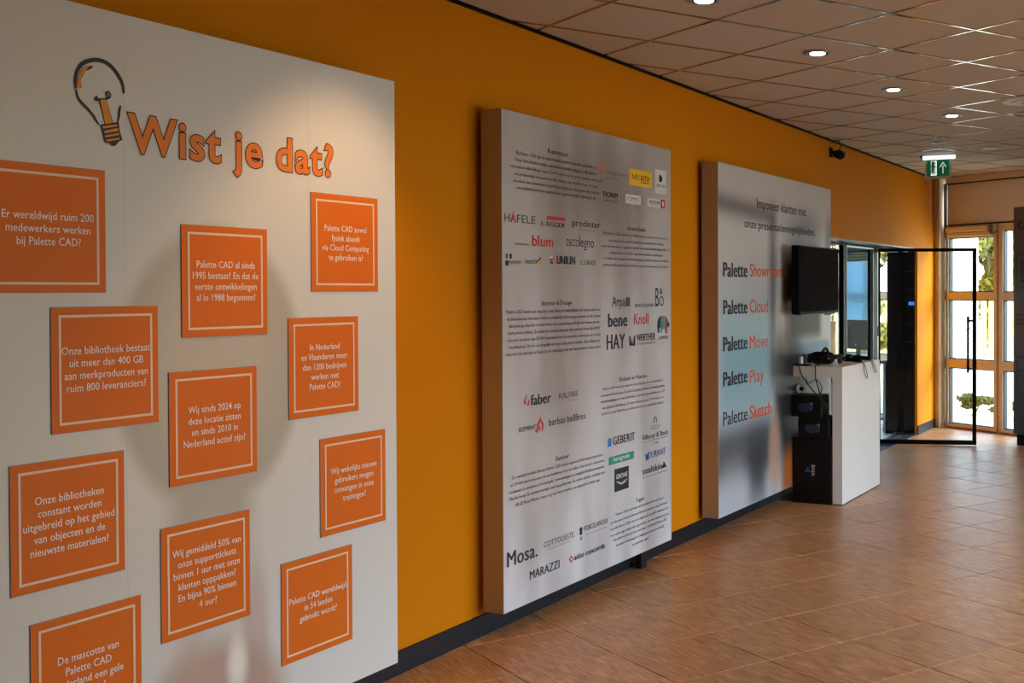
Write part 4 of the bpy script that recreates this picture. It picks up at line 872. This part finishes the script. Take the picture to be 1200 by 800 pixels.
kb = tag(mk('sideboard', bm, 'wood', origin=(-1.6, 14.3, 0)), 'brown wooden cupboard behind the glass below the wall screen', 'cupboard')
kb2 = NB(); box(kb2, -1.79, -1.63, 14.142, 14.15, .03, 1.2); box(kb2, -1.6, -1.44, 14.142, 14.15, .03, 1.2); mk('door', kb2, 'wood', kb)
ob = thing('office_blind', 'light blue roller blind covering an office window behind the tinted glass', 'blind', FT @ Vector((-8.38, 0, 1.24)), R(-30))
bm = NB(); fbox(bm, -8.655, -8.10, -.05, -.044, 1.243, 2.0); mk('cloth', bm, M['blind_blue'], ob)
bm = NB(); fbox(bm, -8.655, -8.10, -.056, -.04, 1.23, 1.245); mk('bottom_bar', bm, 'steel', ob)
for k in range(8):
    bm = NB(); fbox(bm, -8.66, -8.10, -.06, -.03, 2.005 + k * .036, 2.037 + k * .036, bev=.003); mk('slat', bm, 'slat_blue', ob)
M['cloth_t'] = None

# ---------------------------------------------------------------- things high up: downlights, exit sign, small device
def downlight(x, y, lit, label):
    t = thing('downlight', label, 'ceiling light', (x, y, CEIL), group='recessed ceiling downlights')
    bm = NB(); n = 32
    rr = [(.078, 0), (.078, .004), (.066, .007), (.058, .004), (.056, 0.0)]
    rings = [[bm.verts.new((x + r * math.cos(2 * math.pi * k / n), y + r * math.sin(2 * math.pi * k / n), CEIL - h)) for k in range(n)] for r, h in rr]
    for a, b in zip(rings[:-1], rings[1:]):
        for k in range(n): bm.faces.new((a[k], a[(k + 1) % n], b[(k + 1) % n], b[k]))
    mk('trim_ring', bm, 'steel', t, smooth=True)
    bm = NB(); cyl(bm, (x, y, CEIL - .003), (x, y, CEIL + .001), .056, seg=28); mk('gimbal', bm, 'black' if lit else 'steel', t)
    bm = NB(); cyl(bm, (x, y, CEIL - .008), (x, y, CEIL - .002), .040, .046, seg=28); mk('lens', bm, 'lamp_on' if lit else 'clear_plastic', t)
    if lit:
        l = lamp('downlight_beam', 'SPOT', (0, 0, -.03), (0, R(lit[1]), 0), lit[0], (1.0, .58, .27), spot_size=R(78), spot_blend=.7, shadow_soft_size=.04)
        l.parent = t
    return t
for (x, y, lit, lb) in ((.92, 3.50, (54, 21), 'lit round downlight in the ceiling in front of the orange card panel'),
                        (1.045, 4.886, (12, 0), 'lit round downlight cut by the top edge of the picture'),
                        (1.13, 6.229, (12, 0), 'lit round downlight, second along the row from the top edge'),
                        (1.202, 7.561, (12, 0), 'lit round downlight, third along the row from the top edge'),
                        (1.301, 8.869, (12, 0), 'lit round downlight in the row nearest the exit sign'),
                        (.833, 10.45, None, 'unlit round downlight just above the exit sign'),
                        (1.18, 11.02, None, 'unlit round downlight right of the exit sign')):
    downlight(x, y, lit, lb)

es = thing('exit_sign', 'green running-man exit sign under a lit ceiling fitting', 'exit sign', (.62, 11.36, 2.70))
bm = NB(); box(bm, .46, .80, 11.33, 11.41, 2.900, CEIL, bev=.006)
for f in bm.faces: f.material_index = 0
mk('housing', bm, 'white_plastic', es)
bm = NB(); cyl(bm, (.475, 11.325, 2.918), (.79, 11.325, 2.918), .017, seg=14); mk('lamp_tube', bm, 'sign_glow', es)
bm = NB(); prism(bm, [Vector((.44, 11.33, CEIL - .02)), Vector((.47, 11.33, 2.90)), Vector((.47, 11.33, 2.925)), Vector((.452, 11.33, CEIL - .005))], (0, .07, 0)); mk('end_wing', bm, 'slate', es)
bm = NB(); box(bm, .490, .752, 11.345, 11.353, 2.715, 2.905, bev=.001); pl = mk('backing_plate', bm, 'clear_plastic', es)
bm = NB(); box(bm, .510, .728, 11.3425, 11.345, 2.742, 2.896); sgn = mk('green_plate', bm, 'sign_green', es)
OS = Vector((0, 11.3415, 0))
bm = NB()
# door and running figure on the left, arrow on the right; coordinates in metres on the plate
outline(bm, OS, X1, Z1, .548, .606, 2.748, 2.890, .008)
def sp(pts): put_poly(bm, [(.512 + a * .001, 2.742 + b * .001) for a, b in pts], OS, X1, Z1)
sp([(36, 6), (94, 6), (94, 148), (78, 148), (70, 120), (70, 60), (36, 14)])
mk('door_symbol', bm, 'sign_white', sgn)
bm = NB()
OS2 = Vector((0, 11.3405, 0))
def sp(pts): put_poly(bm, [(.512 + a * .001, 2.742 + b * .001) for a, b in pts], OS2, X1, Z1)
put_poly(bm, [(.512 + .066 + .010 * math.cos(a), 2.742 + .124 + .012 * math.sin(a)) for a in [k * .524 for k in range(12)]], OS2, X1, Z1)
sp([(46, 106), (66, 110), (70, 96), (60, 64), (48, 66), (52, 92)]); sp([(46, 106), (30, 92), (26, 78), (33, 78), (38, 88), (52, 98)]); sp([(66, 108), (78, 90), (90, 90), (90, 82), (74, 82), (62, 98)])
sp([(52, 68), (62, 66), (70, 46), (66, 22), (56, 22), (60, 44)]); sp([(50, 70), (44, 48), (22, 40), (22, 30), (50, 40), (60, 62)])
mk('running_figure', bm, 'sign_green', sgn)
bm = NB(); OS3 = OS
def sp(pts): put_poly(bm, [(.512 + a * .001, 2.742 + b * .001) for a, b in pts], OS3, X1, Z1)
sp([(150, 22), (162, 22), (162, 100), (150, 100)])
sp([(156, 138), (156, 118), (128, 78), (122, 92)]); sp([(156, 138), (190, 92), (184, 78), (156, 118)])
mk('arrow', bm, 'sign_white', sgn)

wd = thing('wall_device', 'small black device on a bracket high on the orange wall near the ceiling', 'camera', (0, 9.90, 2.87))
bm = NB(); box(bm, 0.0, .012, 9.86, 9.93, 2.80, 2.89, bev=.003); mk('wall_plate', bm, 'black', wd)
bm = NB(); cyl(bm, (.01, 9.89, 2.85), (.07, 9.88, 2.835), .012, seg=10); mk('arm', bm, 'black', wd)
bm = NB(); box(bm, .045, .125, 9.82, 9.94, 2.79, 2.855, bev=.014); cyl(bm, (.10, 9.83, 2.815), (.12, 9.79, 2.80), .028, .034, 16); wdb = mk('housing', bm, 'matt_black', wd)
bm = NB(); tube(bm, [(.07, 9.89, 2.855), (.10, 9.88, 2.90), (.08, 9.87, 2.94), (.03, 9.88, 2.945), (.012, 9.89, 2.92)], .004); mk('cord', bm, 'rubber', wd)

# ---------------------------------------------------------------- outside
bm = NB()
g0 = FT
vs = []
for s in (-60, 40):
    for d in (.3, 70): vs.append(bm.verts.new(FT @ Vector((s, d, -.10))))
bm.faces.new((vs[0], vs[1], vs[3], vs[2]))
mk('lawn', bm, 'grass', kind='structure')
# white brick neighbour wing
bd = thing('brick_building', 'white painted brick building seen through the left end window', 'building', (-1.2, 20, -.1))
P0, P1 = Vector((-.30, 15.2, 0)), Vector((-1.52, 24.1, 0)); du = (P1 - P0).normalized(); nx = Vector((du.y, -du.x, 0)); L0 = (P1 - P0).length
bm = NB(); prism(bm, [P0 + Vector((0, 0, -.1)) - nx * .03, P1 + Vector((0, 0, -.1)) - nx * .03, P1 + Vector((0, 0, 3.6)) - nx * .03, P0 + Vector((0, 0, 3.6)) - nx * .03], -nx * .6)
mk('wall', bm, 'brick_joint', bd)
wins = [(4.9, 6.9, .95, 2.25), (1.2, 3.1, .95, 2.25)]
bm = NB(); bh, bl = .085, .30
k = 0; z = -.1
while z < 3.55:
    u = -(k % 2) * bl / 2
    while u < L0:
        a, b = max(u, 0) + .006, min(u + bl, L0) - .006
        if b - a > .05 and not any(a < w[1] and b > w[0] and z + bh > w[2] and z < w[3] for w in wins):
            T = [P0 + du * a, P0 + du * b]
            d_ = random.uniform(-.003, .003)
            prism(bm, [T[0] - nx * .03 + Z1 * z, T[1] - nx * .03 + Z1 * z, T[1] - nx * .03 + Z1 * (z + bh - .014), T[0] - nx * .03 + Z1 * (z + bh - .014)], nx * (.03 + d_))
        u += bl
    z += bh; k += 1
o = mk('bricks', bm, 'brick_white', bd, kind='stuff', recalc=False)
for w in wins:
    bm = NB()
    for a, b, c, d in ((w[0], w[1], w[2], w[2] + .09), (w[0], w[1], w[3] - .09, w[3]), (w[0], w[0] + .09, w[2] + .09, w[3] - .09), (w[1] - .09, w[1], w[2] + .09, w[3] - .09), ((w[0] + w[1]) / 2 - .04, (w[0] + w[1]) / 2 + .04, w[2] + .09, w[3] - .09)):
        prism(bm, [P0 + du * a + Z1 * c - nx * .02, P0 + du * b + Z1 * c - nx * .02, P0 + du * b + Z1 * d - nx * .02, P0 + du * a + Z1 * d - nx * .02], nx * .05)
    f = mk('window', bm, 'white_plastic', bd)
    bm = NB(); prism(bm, [P0 + du * (w[0] + .09) + Z1 * (w[2] + .09) - nx * .01, P0 + du * (w[1] - .09) + Z1 * (w[2] + .09) - nx * .01, P0 + du * (w[1] - .09) + Z1 * (w[3] - .09) - nx * .01, P0 + du * (w[0] + .09) + Z1 * (w[3] - .09) - nx * .01], nx * .015)
    mk('pane', bm, plain('reflecting window glass', lin(150, 175, 160), .1), f)
# garden fence of upright slats
fe = thing('garden_fence', 'pale wooden fence of upright slats across the far side of the lawn', 'fence', (-3, 29.5, -.1))
F0, F1 = Vector((-7.2, 28.0, 0)), Vector((-.6, 31.2, 0)); fu = (F1 - F0).normalized(); fn = Vector((fu.y, -fu.x, 0)); FL = (F1 - F0).length
n = int(FL / .21)
sl0 = None
for k in range(n):
    p = F0 + fu * (k * .21)
    if sl0 is None:
        bm = NB(); prism(bm, [p + Z1 * -.1, p + fu * .15 + Z1 * -.1, p + fu * .15 + Z1 * 1.36, p + fu * .075 + Z1 * 1.42, p + Z1 * 1.36], fn * .025)
        sl0 = mk('slat', bm, 'fence_wood', fe)
    else:
        c = sl0.copy(); COL.objects.link(c); c.location = fu * (k * .21) + Vector((0, 0, random.uniform(-.02, .02)))
for z in (.25, 1.05):
    bm = NB(); prism(bm, [F0 + Z1 * z - fn * .03, F1 + Z1 * z - fn * .03, F1 + Z1 * (z + .09) - fn * .03, F0 + Z1 * (z + .09) - fn * .03], fn * .03); mk('rail', bm, 'fence_wood', fe)
# trees and bushes
def leaves(bm, c, r, n, size, seed):
    rnd = random.Random(seed)
    blobs = [(Vector((rnd.gauss(0, .42) * r[0], rnd.gauss(0, .42) * r[1], rnd.gauss(0, .45) * r[2])), rnd.uniform(.25, .5)) for _ in range(16)]
    for _ in range(n):
        b, br = rnd.choice(blobs)
        d = Vector((rnd.gauss(0, 1), rnd.gauss(0, 1), rnd.gauss(0, 1))).normalized() * br * rnd.uniform(.6, 1.05)
        p = Vector(c) + b + Vector((d.x * r[0], d.y * r[1], d.z * r[2]))
        if p.z < -.05: p.z = -.05 + rnd.random() * .2
        a = Vector((rnd.gauss(0, 1), rnd.gauss(0, 1), rnd.gauss(0, 1))).normalized() * size; e = a.orthogonal().normalized() * size * .5
        v = [bm.verts.new(p - a), bm.verts.new(p + e), bm.verts.new(p + a), bm.verts.new(p - e)]
        f = bm.faces.new(v); f.material_index = 0 if rnd.random() < .6 else 1
def tree(label, x, y, h, r, seed, mats, cat='tree', n=5000, size=.13):
    t = thing('garden_tree' if cat == 'tree' else 'garden_bush', label, cat, (x, y, -.1))
    bm = NB(); leaves(bm, (x, y, h * .62 if cat == 'tree' else h * .5), (r, r, h * .42 if cat == 'tree' else h * .45), n, size, seed)
    mk('foliage', bm, [M[m] for m in mats], t, kind='stuff', recalc=False)
    bm = NB(); cyl(bm, (x, y, -.1), (x + .1, y, h * .6), .16 if cat == 'tree' else .012, .07 if cat == 'tree' else .006, 10)
    for k in range(4):
        a = k * 1.7 + seed; cyl(bm, (x, y, h * (.3 + .05 * k) if cat == 'tree' else .1), (x + math.cos(a) * r * .6, y + math.sin(a) * r * .6, h * (.6 + .05 * k)), .05 if cat == 'tree' else .008, .02 if cat == 'tree' else .004, 6)
    mk('trunk', bm, 'bark', t)
tree('yellow-green tree behind the fence, filling the top of the left end window', -3.3, 34.9, 7.0, 2.5, 1, ('leaf_a', 'leaf_b'), n=16000, size=.15)
tree('yellow-green tree farther back, to the right of the first one in the end windows', -2.6, 42.0, 8.0, 2.9, 2, ('leaf_a', 'leaf_b'), n=14000, size=.17)
tree('green tree beyond the fence, seen in the narrow office window', -8.4, 37.0, 6.4, 2.1, 3, ('leaf_b', 'leaf_a'), n=7000, size=.15)
tree('green tree at the far left, seen between the wall screen and the door post', -9.4, 26.5, 6.0, 2.0, 4, ('leaf_b', 'leaf_a'), n=6000)
tree('bright bush on the lawn before the fence, seen in the narrow office window', -4.5, 26.2, 1.2, .8, 5, ('leaf_a', 'leaf_b'), 'bush', 2500, .07)
tree('low green bush at the foot of the white brick building', -.02, 16.3, .20, .26, 6, ('leaf_b', 'leaf_a'), 'bush', 2200, .03)
tree('low green bush just right of the one by the brick building', 0.62, 15.8, .16, .26, 7, ('leaf_b', 'leaf_a'), 'bush', 2000, .03)
far = thing('far_building', 'pale distant building beyond the trees, seen past the glass door', 'building', (-12, 52, -.1))
bm = NB(); box(bm, -22, -4, 52, 58, -.1, 5.2); mk('wall', bm, plain('pale render', lin(205, 212, 222), .8), far)
bm = NB(); box(bm, -22.2, -3.8, 51.8, 58.2, 5.2, 5.6); mk('roof', bm, 'slate', far)
for k in range(7):
    bm = NB(); box(bm, -21 + k * 2.5, -19.6 + k * 2.5, 51.95, 52.0, 1.2, 2.8); mk('window', bm, 'gloss_black', far)
bpy.context.view_layer.update()
